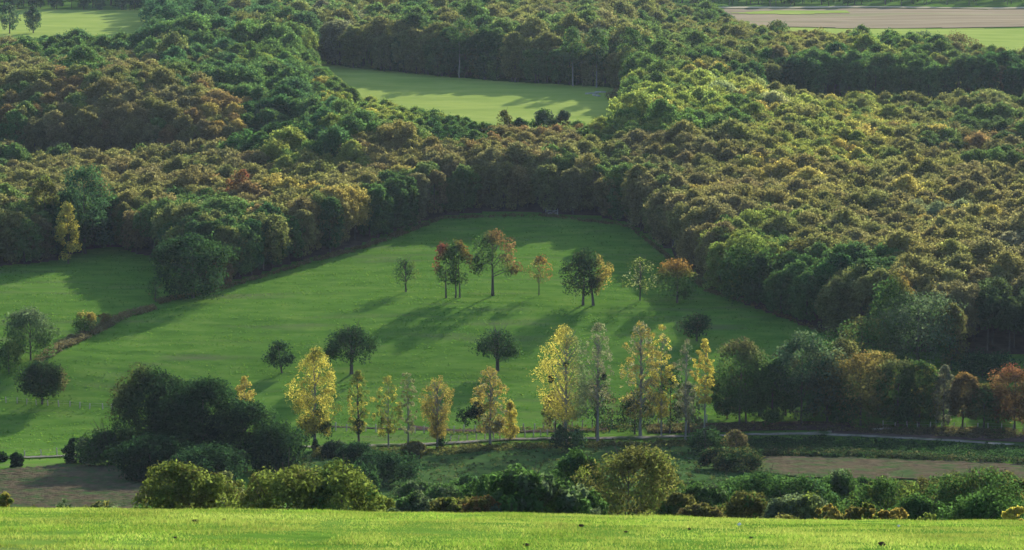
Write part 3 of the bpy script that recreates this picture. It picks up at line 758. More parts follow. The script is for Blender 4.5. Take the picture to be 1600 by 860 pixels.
tree_px('tall_tree', 'tree with dull red crown above the left wood', 'tree', 374, 372, 262, 50, ('rust', 'red'), shape='dome', cb=0.15, clumps=90, per=34, size=0.5, cr=0.22, acc=a_mix(0.5), trunk_r=0.3)
tree_px('young_poplar', 'pale lime young poplar in the dark gap, left one of the pair', 'tree', 431, 345, 263, 34, ('lime', 'yellow'), shape='poplar', cb=0.1, clumps=50, per=30, size=0.46, cr=0.28, acc=a_mix(0.3), trunk_r=0.2)
tree_px('young_poplar', 'pale lime young poplar in the dark gap, right one of the pair', 'tree', 491, 330, 252, 28, ('lime', 'yellow'), shape='poplar', cb=0.1, clumps=50, per=30, size=0.46, cr=0.28, acc=a_mix(0.3), trunk_r=0.2)
tree_px('tall_tree', 'lime-topped tree standing at the right wood edge', 'tree', 1172, 478, 362, 76, ('green', 'lime'), shape='skirt', cb=0.05, clumps=120, per=34, size=0.46, cr=0.22, acc=a_top(0.72, 0.92), trunk_r=0.3)
tree_px('tall_tree', 'big grey-green round tree in front of the bare-trunked stand', 'tree', 1434, 575, 456, 136, ('sage', 'green'), shape='skirt', cb=0.04, clumps=200, per=36, size=0.42, cr=0.19, acc=a_mix(0.5), trunk_r=0.4)
tree_px('tall_tree', 'green round tree with orange top beside the grey-green giant', 'tree', 1398, 560, 428, 80, ('green', 'orange'), shape='dome', cb=0.1, clumps=120, per=34, size=0.44, cr=0.22, acc=a_topright(0.6, 0.85), trunk_r=0.3)
tree_px('tall_tree', 'olive green broad tree left of the grey-green giant', 'tree', 1346, 585, 494, 96, ('green', 'olive'), shape='skirt', cb=0.05, clumps=120, per=34, size=0.42, cr=0.21, acc=a_mix(0.5), trunk_r=0.3)
tree_px('tall_tree', 'narrow grey-brown tree on the right flank of the grey-green giant', 'tree', 1486, 580, 470, 46, ('olive', 'brown'), shape='column', cb=0.04, clumps=80, per=34, size=0.42, cr=0.24, acc=a_mix(0.4), trunk_r=0.22)
tree_px('bush', 'low dark green shrub mass below the bare-trunked stand', 'bush', 1535, 592, 548, 90, ('dgreen', 'bluegreen'), shape='skirt', cb=0.02, clumps=110, per=30, size=0.4, cr=0.2, acc=a_mix(0.4), trunk_r=0.12)

# ------------------------------------------------------------------ the poplar row along the road
PG = 'autumn poplars along the road'
def poplar(label, px, base, top, wpx, tones, ivy=(), **kw):
    a = dict(shape='poplar', cb=0.16, clumps=110, per=22, size=0.36, cr=0.17, tb=(1.0, 1.3), rag=0.6, acc=a_mix(0.4), trunk_r=0.17, limbs=16, bark=M_POPBARK, hollow=0.3, group=PG, up=0.5)
    a.update(kw); a['size'] *= 0.66; a['per'] = int(a['per'] * 1.4); a['wide'] = 1.03; a['clumps'] = int(a['clumps'] * 1.7); a['cr'] *= 0.85; a['twigs'] = a.get('twigs', 20)
    r = tree_px('poplar_tree', label, 'poplar', px, base, top, wpx, tones, **a)
    if ivy: extra_clumps(r, ivy, _seed[0] * 31)
    return r
poplar('large full yellow poplar with dark ivy at the foot of its trunk', 492, 706, 535, 82, ('yellow', 'ygreen'), clumps=190, per=26, cr=0.16, trunk_r=0.3,
       ivy=[('ivy', -1.2, 4.6, 1.8, 'dgreen', 0.3), ('ivy', 1.5, 4.2, 1.6, 'dgreen', 0.3), ('ivy', 0.2, 6.5, 1.4, 'dgreen', 0.3), ('ivy', 0.1, 1.2, 0.8, 'dgreen', 0.28)])
poplar('thin yellow-green poplar with dark knotted lower trunk', 560, 697, 571, 42, ('ygreen', 'yellow'), clumps=80, per=20, twigs=30, trunk_r=0.22,
       bark=M_BARK, ivy=[('ivy', 0.1, 4.4, 0.95, 'dgreen', 0.26), ('ivy', 0.1, 2.6, 0.5, 'dgreen', 0.24)])
poplar('thin see-through yellow poplar left of the slim grey one', 607, 702, 579, 46, ('ygreen', 'yellow'), clumps=80, per=20, twigs=26, trunk_r=0.16)
poplar('very slim greyish poplar with few leaves', 638, 702, 566, 27, ('pale', 'ygreen'), clumps=60, per=18, shape='column', twigs=36, trunk_r=0.17)
poplar('fan-shaped tawny golden poplar with fine twigs', 683, 702, 586, 62, ('gold', 'olive'), shape='fan', cb=0.14, clumps=180, per=20, size=0.28, cr=0.15, twigs=90, hollow=0.4, trunk_r=0.22,
       ivy=[('ivy', 0.9, 1.3, 1.2, 'dgreen', 0.26)])
poplar('golden poplar with a dark green bough drooping to its left', 766, 698, 566, 60, ('gold', 'grey'), clumps=120, per=22, trunk_r=0.24, twigs=40,
       ivy=[('bough', -3.0, 6.4, 1.6, 'dgreen', 0.3), ('bough', -4.4, 5.7, 1.6, 'dgreen', 0.3), ('bough', -1.7, 7.0, 1.0, 'dgreen', 0.3)])
poplar('small bright golden cone-shaped poplar at the roadside fence', 797, 690, 625, 36, ('yellow', 'gold'), shape='cone', cb=0.06, clumps=60, per=30, cr=0.25, size=0.3, trunk_r=0.1)
poplar('huge poplar, orange-yellow at left and thin green at right', 884, 694, 503, 104, ('yellow', 'sage'), clumps=190, per=22, cr=0.16, trunk_r=0.32, limbs=24, twigs=50, acc=a_right(-0.15, 0.45), cb=0.2,
       ivy=[('mistletoe', -2.8, 12.0, 0.7, 'dgreen', 0.24), ('mistletoe', 0.0, 14.6, 0.55, 'dgreen', 0.24)])
poplar('tall grey half-bare poplar right of the huge one', 934, 692, 501, 46, ('grey', 'pale'), shape='column', cb=0.3, clumps=110, per=14, size=0.3, twigs=80, trunk_r=0.26, limbs=22,
       ivy=[('mistletoe', 1.0, 12.4, 0.7, 'dgreen', 0.24)])
poplar('tall poplar with brownish top and yellow patches', 1001, 684, 489, 60, ('gold', 'grey'), shape='column', cb=0.16, clumps=130, acc=a_mix(0.6), per=20, twigs=50, trunk_r=0.3, limbs=22)
poplar('yellow-leaved poplar just behind the brown-topped one', 1033, 682, 504, 44, ('yellow', 'grey'), shape='poplar', clumps=110, per=18, twigs=40)
poplar('slim grey bare-topped poplar before the dark hedge trees', 1071, 692, 524, 32, ('grey', 'sage'), shape='column', cb=0.2, clumps=80, per=14, size=0.3, twigs=70, trunk_r=0.2)
poplar('narrow yellow poplar with tall pale bare lower trunk', 1101, 694, 525, 36, ('yellow', 'gold'), shape='poplar', cb=0.38, clumps=80, per=22, trunk_r=0.2, twigs=24)
poplar('small golden poplar top showing above the dark thicket', 383, 672, 583, 36, ('gold', 'yellow'), clumps=60, per=24, cr=0.25)

RB = 'small dark trees at the feet of the poplars'
def roadtree(label, px, base, top, wpx, tones, **kw):
    a = dict(shape='dome', cb=0.1, clumps=80, per=26, size=0.34, cr=0.22, acc=a_mix(0.4), trunk_r=0.18, group=RB, twigs=16); a.update(kw)
    return tree_px('small_tree', label, 'tree', px, base, top, wpx, tones, **a)
roadtree('dark bronze small tree under the left side of the huge poplar', 868, 682, 606, 54, ('olive', 'brown'))
roadtree('dark small tree round the foot of the grey half-bare poplar', 932, 683, 592, 64, ('dgreen', 'brown'))
roadtree('dark small tree at the foot of the brown-topped poplar', 992, 679, 612, 64, ('dgreen', 'olive'))
roadtree('dark olive tree between the yellow-leaved and slim grey poplars', 1047, 678, 566, 52, ('dgreen', 'olive'), cb=0.05)
roadtree('greyish small tree behind the slim grey poplar', 1076, 678, 590, 44, ('sage', 'olive'), cb=0.05)
roadtree('dark bush at the road below the huge poplar', 886, 706, 664, 60, ('dgreen', 'bluegreen'), shape='skirt', cb=0.02, twigs=4)
roadtree('dark ivy-clad bush at the foot of the narrow yellow poplar', 1102, 712, 668, 62, ('dgreen', 'green'), shape='skirt', cb=0.02, twigs=8)

# ------------------------------------------------------------------ hedge trees at the right of the road
HG = 'hedge trees along the right of the road'
def hedge(label, px, base, top, wpx, tones, **kw):
    a = dict(shape='skirt', cb=0.06, wide=1.3, clumps=150, per=42, size=0.38, cr=0.21, acc=a_mix(0.45), trunk_r=0.2, group=HG, limbs=10, twigs=10); a.update(kw)
    return tree_px('hedge_tree', label, 'tree', px, base, top, wpx, tones, **a)
hedge('brown-topped dark hedge tree right of the narrow yellow poplar', 1160, 668, 528, 74, ('green', 'brown'), acc=a_top(0.7, 1.05), trunks=((-0.6, 0), (0.7, 0.3)))
hedge('narrow dark green hedge tree between brown-topped and grey-green ones', 1206, 667, 556, 54, ('green', 'green'))
hedge('broad grey-green hedge tree with pointed top', 1252, 666, 512, 74, ('bluegreen', 'sage'), clumps=150)
hedge('dull green hedge tree right of the broad grey-green one', 1292, 664, 538, 58, ('sage', 'olive'))
hedge('wide bronze hedge tree with golden-brown top', 1344, 666, 550, 92, ('olive', 'orange'), acc=a_top(0.62, 1.35), clumps=160)
hedge('dark brown-green hedge tree right of the wide bronze one', 1402, 668, 560, 54, ('green', 'brown'), acc=a_top(0.7, 1.2))
hedge('dark hedge tree with golden flecks left of the grey slim one', 1436, 668, 562, 44, ('green', 'gold'), acc=a_mix(0.25))
hedge('slim grey thin-leaved hedge tree', 1474, 670, 566, 34, ('grey', 'sage'), per=18, twigs=40, shape='column')
hedge('orange-brown small hedge tree right of the slim grey one', 1504, 671, 582, 44, ('brown', 'orange'), cb=0.2, acc=a_top(0.6, 1.2))
hedge('low dull green hedge tree left of the red-topped one', 1537, 672, 598, 46, ('olive', 'green'), cb=0.25)
hedge('wide hedge tree with fiery red-orange top at the right border', 1585, 674, 572, 72, ('rust', 'red'), acc=a_top(0.8, 1.1), cb=0.15)
hedge('short dark hedge tree between bronze one and dull green one', 1318, 664, 590, 46, ('green', 'green'))
HB = 'second row of trees behind the hedge trees'
for (px, base, top, wd, tn, lb) in [(1136, 655, 566, 46, ('green', 'olive'), 'dull tree filling the gap left of the brown-topped hedge tree'), (1186, 652, 556, 60, ('green', 'bluegreen'), 'dark tree peeping between the brown-topped and narrow dark hedge trees'),
                                    (1228, 650, 540, 56, ('sage', 'olive'), 'green tree peeping left of the broad grey-green hedge tree'), (1275, 645, 530, 62, ('green', 'green'), 'dark tree behind the dull green hedge tree'),
                                    (1312, 640, 528, 62, ('olive', 'sage'), 'olive tree behind the short dark hedge tree'), (1372, 640, 548, 60, ('olive', 'gold'), 'olive-gold tree behind the gap right of the wide bronze one'),
                                    (1420, 650, 566, 50, ('green', 'olive'), 'dark tree behind the golden-flecked hedge tree'), (1456, 655, 572, 44, ('olive', 'green'), 'olive tree behind the slim grey hedge tree'),
                                    (1560, 662, 596, 44, ('green', 'olive'), 'dark tree in the gap left of the red-topped hedge tree')]:
    hedge(lb, px, base, top, wd, tn, group=HB)
hedge('hedge tree cut by the right picture border', 1640, 676, 590, 66, ('olive', 'brown'))

# ------------------------------------------------------------------ thicket and bushes of the valley bottom
TG = 'dark trees of the thicket left of the road'
def thick(label, px, base, top, wpx, tones=('dgreen', 'dgreen'), **kw):
    a = dict(shape='skirt', cb=0.04, clumps=300, per=60, size=0.36, cr=0.17, acc=a_mix(0.4), trunk_r=0.3, group=TG, limbs=10, wide=1.25); a.update(kw)
    return tree_px('thicket_tree', label, 'tree', px, base, top, wpx, tones, **a)
thick('tallest dark thicket tree, with ragged brownish top left', 243, 728, 566, 118, ('dgreen', 'olive'), acc=a_topleft(0.62, 1.2), cb=0.02, clumps=360)
thick('dark dense thicket tree, second tallest, in the thicket middle', 318, 735, 587, 118)
thick('dark rounded thicket tree near the right end of the thicket', 384, 738, 622, 106, ('dgreen', 'green'))
thick('dark thicket tree filling the gap behind the middle one', 283, 728, 600, 100, clumps=300)
thick('dark leafy bush at the left front foot of the thicket', 236, 752, 680, 100, clumps=200)
thick('lower right-hand tree of the thicket, beside the large yellow poplar', 434, 742, 668, 92, ('dgreen', 'green'), clumps=150)
thick('low bush at the front foot of the thicket', 326, 762, 700, 110, ('dgreen', 'dgreen'), clumps=190)
thick('pale green multi-stemmed shrub left of the thicket', 172, 728, 670, 88, ('green', 'sage'), clumps=170, ry=0.6, shape='dome', twigs=30, cb=0.02)
thick('small rounded shrub at the left end of the thicket', 126, 724, 684, 52, ('dgreen', 'green'), clumps=80)

VB = 'bushes along the valley bottom'
def bush(label, px, base, top, wpx, tones=('dgreen', 'green'), D=None, **kw):
    a = dict(shape='skirt', cb=0.02, clumps=110, per=45, size=0.32, cr=0.22, acc=a_mix(0.4), trunk_r=0.1, limbs=6, group=VB); a.update(kw)
    return tree_px('bush', label, 'bush', px, base, top, wpx, tones, D=D, **a)
bush('tiny dark bush beside the road at far left', 26, 731, 707, 20)
bush('tiny dark bush cut by the left border near the road', 3, 722, 706, 18)
bush('dark bush at the road right of the yellow poplar', 521, 716, 690, 40, ('dgreen', 'sage'), twigs=16)
bush('dark pointed bush below the thin knotted poplar', 556, 745, 688, 52, ('dgreen', 'bluegreen'))
bush('broad dark bush in the shaded grass below the thin poplars', 606, 760, 702, 86, ('dgreen', 'bluegreen'), clumps=130)
bush('low dark bush in front of the dark pointed bush', 560, 772, 726, 70, ('dgreen', 'green'))
bush('low brownish bush on the road edge below the slim grey poplar', 646, 716, 690, 34, ('olive', 'brown'), twigs=20)
bush('reddish brown tall shrub below the road, right of the ivy-clad bush', 1150, 716, 668, 36, ('brown', 'olive'), twigs=30, per=18)
bush('dark shrub heap under the reddish brown shrub', 1156, 738, 702, 76, ('dgreen', 'olive'))
bush('low dark brambles below the ivy-clad bush', 1118, 734, 700, 50, ('dgreen', 'brown'))

FH = 'hedge bushes behind the crest of the hill'
def front(label, px, D, top, wpx, tones, **kw):
    a = dict(shape='skirt', cb=0.02, clumps=260, per=64, size=0.225, cr=0.16, acc=a_mix(0.4), trunk_r=0.14, limbs=8, group=FH, twigs=30, wide=1.45); a.update(kw)
    return tree_px('hedge_bush', label, 'bush', px, None, top, wpx, tones, D=D, **a)
front('light green pointed hedge bush, left of the two big yellow-green ones', 290, 215, 716, 106, ('ygreen', 'olive'))
front('small upright light green hedge bush with a thin leader', 347, 220, 734, 60, ('ygreen', 'pale'), clumps=90)
front('big yellow-green hedge bush, left half of the biggest pair', 446, 205, 716, 122, ('ygreen', 'olive'), clumps=230)
front('big yellow-green hedge bush, right half of the biggest pair', 532, 205, 724, 120, ('ygreen', 'green'), clumps=230)
front('low yellow-green hedge bush sloping down right of the big pair', 586, 212, 768, 60, ('ygreen', 'lime'), clumps=90)
front('low grey-green hedge bush right of the big pair', 640, 260, 768, 66, ('sage', 'green'))
front('dull dark hedge bush behind the low grey-green one', 690, 320, 745, 76, ('green', 'sage'))
front('low olive hedge bush with rusty base', 706, 225, 769, 62, ('olive', 'ygreen'))
front('low rusty brown hedge bush beside the large-leaved bush', 752, 222, 775, 52, ('olive', 'rust'), acc=a_mix(0.6))
front('large-leaved grey-green hedge bush in mid picture', 824, 225, 730, 112, ('green', 'sage'), size=0.36, clumps=200)
front('dark green hedge bush with upper left shoulder of the large-leaved one', 776, 262, 728, 70, ('green', 'green'))
front('dark blue-green hedge tree left of the broad olive-yellow tree', 912, 290, 706, 76, ('green', 'bluegreen'))
front('dark low hedge bush below the blue-green hedge tree', 900, 235, 762, 70, ('green', 'olive'))
front('broad olive-yellow hedge tree, tallest of the front hedge', 984, 270, 693, 134, ('olive', 'ygreen'), clumps=260, shape='dome', cb=0.04)
front('low olive hedge bush right of the broad olive-yellow tree', 1062, 245, 772, 56, ('olive', 'green'))
front('dark hedge bush with small crown right of the low olive one', 1108, 275, 752, 70, ('green', 'sage'))
front('olive low bush at the crest below the dark small crown', 1098, 225, 785, 60, ('olive', 'brown'))
front('deep green domed hedge bush, left of a pair of domes', 1196, 285, 738, 98, ('green', 'bluegreen'), clumps=220)
front('deep green domed hedge bush, right of a pair of domes', 1262, 285, 742, 92, ('green', 'bluegreen'), clumps=220)
front('grey-green bush with yellow flecks below the pair of domes', 1252, 235, 770, 84, ('sage', 'ygreen'))
front('olive bush at the crest left of the yellow-flecked one', 1168, 238, 770, 76, ('olive', 'green'))
front('dull bush between the domes and the fresh green dome', 1322, 300, 736, 70, ('green', 'sage'))
front('fresh green domed hedge bush before the stubble strip', 1394, 275, 739, 92, ('green', 'ygreen'), clumps=200)
for (px, D, tp, wd, tn, lb) in [(1096, 360, 744, 60, ('green', 'sage'), 'dark bush behind the small crown, in the second hedge line'), (1146, 350, 742, 64, ('green', 'green'), 'dark bush behind the left dome, before the shrub heap'),
                                (1232, 350, 744, 60, ('green', 'bluegreen'), 'dark bush peeping between the pair of domes'), (1300, 350, 741, 66, ('green', 'sage'), 'dark bush behind the gap right of the pair of domes'),
                                (1356, 345, 746, 52, ('green', 'green'), 'dark bush close behind the fresh green dome at its left'), (1444, 345, 745, 62, ('olive', 'dgreen'), 'dull olive bush behind the gap right of the fresh green dome'),
                                (1492, 350, 742, 60, ('green', 'olive'), 'dark bush behind the olive flank bush'), (1586, 345, 738, 70, ('green', 'olive'), 'green bush behind the right shoulder of the wide olive-green tree'),
                                (652, 340, 752, 66, ('green', 'sage'), 'dark bush behind the low grey-green one, second hedge line'), (736, 350, 742, 62, ('green', 'bluegreen'), 'dark bush before the shaded grass, left of the large-leaved bush'),
                                (868, 350, 722, 60, ('green', 'green'), 'dark bush peeping over the right side of the large-leaved bush'), (1040, 350, 742, 60, ('green', 'olive'), 'dark bush behind the right side of the broad olive-yellow tree')]:
    front(lb, px, D, tp, wd, tn, twigs=12)
front('low golden bush in the row of small golden ones, leftmost', 1306, 222, 783, 36, ('gold', 'olive'), clumps=60)
front('low golden bush right of the leftmost golden one', 1342, 222, 785, 34, ('olive', 'gold'), clumps=60)
front('pointed golden-green bush third in the golden row', 1366, 222, 780, 30, ('ygreen', 'gold'), clumps=60)
front('rusty golden bush ending the golden row', 1402, 222, 786, 40, ('gold', 'rust'), clumps=60)
front('dark bush between golden row and the wide olive tree', 1452, 250, 770, 74, ('green', 'green'))
front('wide olive-green hedge tree at right, sunlit on top', 1536, 265, 731, 118, ('green', 'olive'), clumps=250)
front('dark green hedge bush in front of the wide olive-green tree', 1546, 225, 765, 96, ('green', 'green'), clumps=190)
front('olive hedge bush left flank of the wide olive-green tree', 1482, 275, 750, 66, ('olive', 'green'))
front('hedge tree cut by the right border above the yellow bush', 1608, 270, 742, 60, ('olive', 'sage'))
front('small bright yellow bush at the right border on the crest', 1594, 200, 788, 40, ('yellow', 'ygreen'), clumps=70)
front('small yellow-green bush at the left border on the crest', 4, 190, 768, 46, ('ygreen', 'gold'), clumps=80)
for (px, tp, wp, D, tn, lb) in [(46, 782, 46, 200, ('olive', 'ygreen'), 'low olive weed bush next to the left border bush'), (92, 780, 40, 205, ('sage', 'green'), 'low grey-green weed bush before the ploughed field, left one'),
                            (150, 778, 52, 200, ('olive', 'sage'), 'low olive weed bush before the middle of the ploughed field'), (205, 784, 50, 205, ('green', 'sage'), 'low green weed bush left of the pointed light green bush'),
                            (612, 788, 30, 205, ('sage', 'green'), 'very low weed bush at the crest right of the big pair'), (1010, 795, 60, 215, ('ygreen', 'olive'), 'very low yellow-green weeds at the crest under the broad olive tree'),
                            (935, 792, 44, 212, ('sage', 'olive'), 'grey-green low weeds at the crest in mid picture'), (1470, 797, 44, 205, ('ygreen', 'green'), 'low yellow-green weeds at the crest right of the golden row'),
                            (1240, 798, 60, 212, ('olive', 'ygreen'), 'low yellow-flecked weeds at the crest under the domes')]:
    front(lb, px, D, tp, wp, tn, clumps=60, per=24, size=0.2, twigs=24)

# ------------------------------------------------------------------ trees beyond the wood
FT = 'trees standing before the far fields'
def fart(name, label, px, base, top, wpx, tones, **kw):
    a = dict(shape='dome', cb=0.12, clumps=80, per=30, size=0.6, cr=0.22, acc=a_mix(0.4), trunk_r=0.3, group=FT); a.update(kw)
    return tree_px(name, label, 'tree', px, base, top, wpx, tones, **a)
fart('far_tree', 'far tree in front of the hill meadow at the left border', 15, 54, 4, 34, ('bluegreen', 'sage'))
fart('far_tree', 'far pointed tree in front of the hill meadow, right of the border one', 52, 53, 10, 28, ('bluegreen', 'sage'), shape='poplar')
fart('conifer_tree', 'far dark spreading conifer at the right end of the hill meadow', 262, 62, 8, 58, ('dgreen', 'bluegreen'), shape='cone', cb=0.03)
fart('far_tree', 'far round pale green willow at the top edge, centre', 860, 34, -6, 66, ('green', 'ygreen'), shape='round', cb=0.05)
fart('far_tree', 'far tree with open dark crown and clear trunk before the sunlit field', 1388, 112, 45, 46, ('green', 'dgreen'), cb=0.35, hollow=0.3, per=22)
fart('far_tree', 'far pale yellow-green tree left of the open-crowned one', 1337, 108, 48, 44, ('ygreen', 'pale'), cb=0.25, per=22)
fart('far_tree', 'far thin-crowned pale tree right of the open-crowned one', 1442, 100, 48, 40, ('sage', 'ygreen'), cb=0.35, per=16)
fart('far_tree', 'far brownish broad tree before the pink field', 1494, 100, 52, 56, ('brown', 'olive'))
fart('far_tree', 'far olive tree with golden rim left of the pale ones', 1272, 108, 46, 56, ('olive', 'gold'))
fart('far_tree', 'far green tree left of the golden-rimmed one', 1212, 90, 32, 46, ('green', 'olive'))
fart('small_tree', 'far small spindly tree standing at the near edge of the sunlit far meadow', 788, 226, 168, 30, ('olive', 'ygreen'), shape='poplar', per=14, twigs=30)
fart('small_tree', 'far small dark tree at the near edge of the sunlit far meadow', 812, 226, 186, 32, ('green', 'sage'))
fart('small_tree', 'far small round tree right of the small dark one', 850, 230, 170, 40, ('green', 'sage'))
fart('small_tree', 'far thin tree at the right end of the small group', 880, 228, 172, 28, ('sage', 'olive'))
PB = 'pale-trunked trees at the edge of the far meadow'
for (px, base, top, lb) in [(718, 121, 28, 'tall pale-trunked tree, most visible trunk at the far meadow edge'), (757, 122, 40, 'pale-trunked tree right of the most visible trunk'),
                            (895, 134, 42, 'pale-trunked tree left of a close pair at the far meadow'), (932, 136, 40, 'pale-trunked tree with leaning trunk at the far meadow'), (988, 140, 40, 'pale-trunked tree at the right end of the far meadow')]:
    tree_px('birch_tree', lb, 'tree', px, base + 2.6, top, 40, ('green', 'sage'), group=PB, shape='dome', cb=0.36, clumps=80, per=34, size=0.5, cr=0.23, acc=a_mix(0.4), trunk_r=0.28, bark=M_POPBARK)
tree_px('bush', 'pale pinkish brush at the right end of the far meadow', 'bush', 966, 157, 140, 34, ('pale', 'rust'), shape='dome', cb=0.02, clumps=40, per=24, size=0.5, cr=0.25, acc=a_mix(0.6), trunk_r=0.15, twigs=20)

# ------------------------------------------------------------------ ground cover nobody could count
def cover(name, pts, n, r, h, size, tones, per=14):
    """low rough growth scattered along a band of ground points: (px, row) outline"""
    rng = np.random.default_rng(len(name) * 7 + n)
    W = np.array([at(*p)[:2] for p in pts]); x0, y0 = W.min(0); x1, y1 = W.max(0)
    q = []
    while len(q) < n:
        x = rng.uniform(x0, x1, 4000); y = rng.uniform(y0, y1, 4000)
        k = inpoly(x, y, [tuple(p) for p in W]) & (vnoise(x / 3, y / 3, 91) + rng.uniform(-0.3, 0.5, 4000) > 0)
        q += list(np.stack([x[k], y[k]], 1))
    q = np.array(q[:n])
    R = r * rng.uniform(0.5, 1.4, n)
    C = np.stack([q[:, 0], q[:, 1], T(q[:, 0], q[:, 1]) + 0.3 * R + rng.uniform(0, h, n)], 1)
    me = leaves_mesh(name, rng, C, R, np.full(n, per), size, acc_clump, up=0.9, flat=0.7)
    o = obj(name, me, M_LEAF); set_tint(o, tone(tones[0]), tone(tones[1])); tag(o, kind='stuff')
cover('rough_grass', [(1125, 690), (1290, 687), (1450, 696), (1720, 708), (1720, 730), (1450, 720), (1180, 714), (1120, 706)], 3800, 0.6, 0.5, 0.3, ('dgreen', 'green'))
cover('brambles', [(1130, 706), (1300, 709), (1700, 728), (1700, 732), (1300, 716), (1140, 714)], 900, 0.7, 0.7, 0.3, ('dgreen', 'brown'))
cover('ditch_scrub', [(52, 566), (110, 528), (190, 492), (240, 480), (244, 486), (196, 500), (116, 540), (62, 574)], 900, 0.55, 0.5, 0.26, ('brown', 'grey'))
cover('road_weeds', [(490, 704), (640, 703), (800, 697), (960, 693), (1110, 690), (1110, 700), (960, 702), (800, 706), (640, 714), (490, 716)], 1500, 0.45, 0.35, 0.26, ('olive', 'dgreen'))
cover('fence_weeds', [(660, 672), (800, 670), (990, 664), (1100, 664), (1100, 671), (900, 678), (700, 681)], 500, 0.3, 0.12, 0.24, ('olive', 'ygreen'))
cover('bank_scrub', [(1010, 666), (1180, 663), (1330, 664), (1640, 676), (1720, 690), (1560, 689), (1380, 681), (1240, 673), (1015, 678)], 2600, 0.45, 0.25, 0.26, ('brown', 'dgreen'))
cover('valley_weeds', [(455, 712), (640, 712), (800, 706), (1000, 702), (1140, 706), (1150, 790), (460, 790)], 1500, 0.5, 0.3, 0.28, ('dgreen', 'olive'))
cover('wood_rim_scrub', [(240, 470), (345, 449), (410, 433), (480, 408), (560, 388), (620, 364), (690, 341), (860, 337), (985, 354), (1060, 412), (1110, 453), (1300, 526), (1300, 530), (1100, 456), (1050, 412), (985, 357), (860, 340), (690, 344), (560, 393), (480, 414), (345, 456), (250, 476)],
      1500, 0.5, 0.3, 0.3, ('brown', 'olive'))

def tufts(name, y0, y1, n, h0, h1, tint, tint2):
    """short tufts of grass all over the pasture"""
    rng = np.random.default_rng(n)
    y = rng.uniform(y0, y1, n); x = rng.uniform(-1, 1, n) * (0.185 * y + 8)
    k = (fbm(x / 9.0, y / 3.0, 101, 3) * 1.3 + rng.uniform(-0.5, 0.5, n) > 0.0) & ~in_wood(x, y)
    x, y = x[k], y[k]; n = len(x)
    z = T(x, y) + micro(x, y)
    h = rng.uniform(h0, h1, n); wd = h * rng.uniform(0.8, 1.8, n); a = rng.uniform(0, 6.283, n)
    U = np.stack([np.cos(a), np.sin(a), 0 * a], 1) * wd[:, None]
    L = rng.normal(0, 0.35, (n, 3)) * h[:, None]; L[:, 2] = h
    P = np.stack([x, y, z - 0.02], 1)
    V = np.stack([P - U * 0.4, P + U * 0.4, P + L + U * 0.5, P + L - U * 0.5], 1).reshape(-1, 3)
    me = mesh_np(name, V, np.arange(4 * n).reshape(n, 4))
    t = me.attributes.new('lv', 'FLOAT_VECTOR', 'FACE')
    A = np.clip(rng.normal(0.3, 0.25, n), 0, 1)
    t.data.foreach_set('vector', np.stack([A, rng.uniform(0.7, 1.25, n), A], 1).astype(np.float32).ravel())
    o = obj(name, me, M_LEAF); o['tint'] = tint; o['tint2'] = tint2; tag(o, kind='stuff')
tufts('pasture_grass', 500, 790, 150000, 0.06, 0.24, (0.050, 0.112, 0.016), (0.105, 0.150, 0.030))
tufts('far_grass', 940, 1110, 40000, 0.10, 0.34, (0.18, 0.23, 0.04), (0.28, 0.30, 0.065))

# ------------------------------------------------------------------ fences and the gate
def fence(label, pts, gap, h, wires=2):
    W = np.array([at(*p)[:2] for p in pts])
    L = np.insert(np.cumsum(np.linalg.norm(np.diff(W, axis=0), axis=1)), 0, 0)
    s = np.arange(0, L[-1], gap)
    rng = np.random.default_rng(int(L[-1]))
    x = np.interp(s, L, W[:, 0]) + rng.normal(0, 0.12, len(s)); y = np.interp(s, L, W[:, 1]) + rng.normal(0, 0.12, len(s))
    z = T(x, y) + micro(x, y)
    o = np.array([x[0], y[0], z[0]])
    r = empty('wire_fence', tuple(o)); tag(r, label, 'fence')
    tops = []
    for i in range(len(s)):
        b = np.array([x[i], y[i], z[i]]) - o
        hh = h * rng.uniform(0.85, 1.12); ln = rng.normal(0, 0.07, 2)
        t = Tubes(); t.add([b + [0, 0, -0.3], b + [ln[0] * .5, ln[1] * .5, hh * 0.5], b + [ln[0], ln[1], hh], b + [ln[0], ln[1], hh + 0.02]], [0.11, 0.11, 0.10, 0.0], 6)
        obj('post', t.mesh('post'), M_WOOD, r)
        tops.append(b)
    for k in range(wires):
        t = Tubes()
        t.add([b + [0, 0, h * (0.5 + 0.4 * k)] for b in tops], [0.012] * len(tops), 4)
        obj('wire', t.mesh('wire'), M_WOOD, r)
fence('long wire fence on wooden posts along the lower meadow behind the poplars', [(480, 672), (600, 676), (700, 679), (800, 675), (900, 671), (1000, 667), (1110, 662)], 1.9, 1.45)
fence('second wire fence along the road between the fan-shaped and the huge poplar', [(690, 693), (760, 689), (830, 684), (880, 680)], 1.6, 1.4)
fence('wire fence on thin posts crossing the left meadow past the dark rounded tree', [(-40, 628), (66, 634), (130, 638), (192, 641), (230, 640)], 2.2, 1.2)
fence('short wire fence above the road at the far left', [(40, 716), (100, 712), (125, 709)], 3.0, 1.4)
fence('wire fence between hedge trees at the right', [(1380, 668), (1470, 670), (1560, 672), (1640, 675)], 2.2, 1.25)

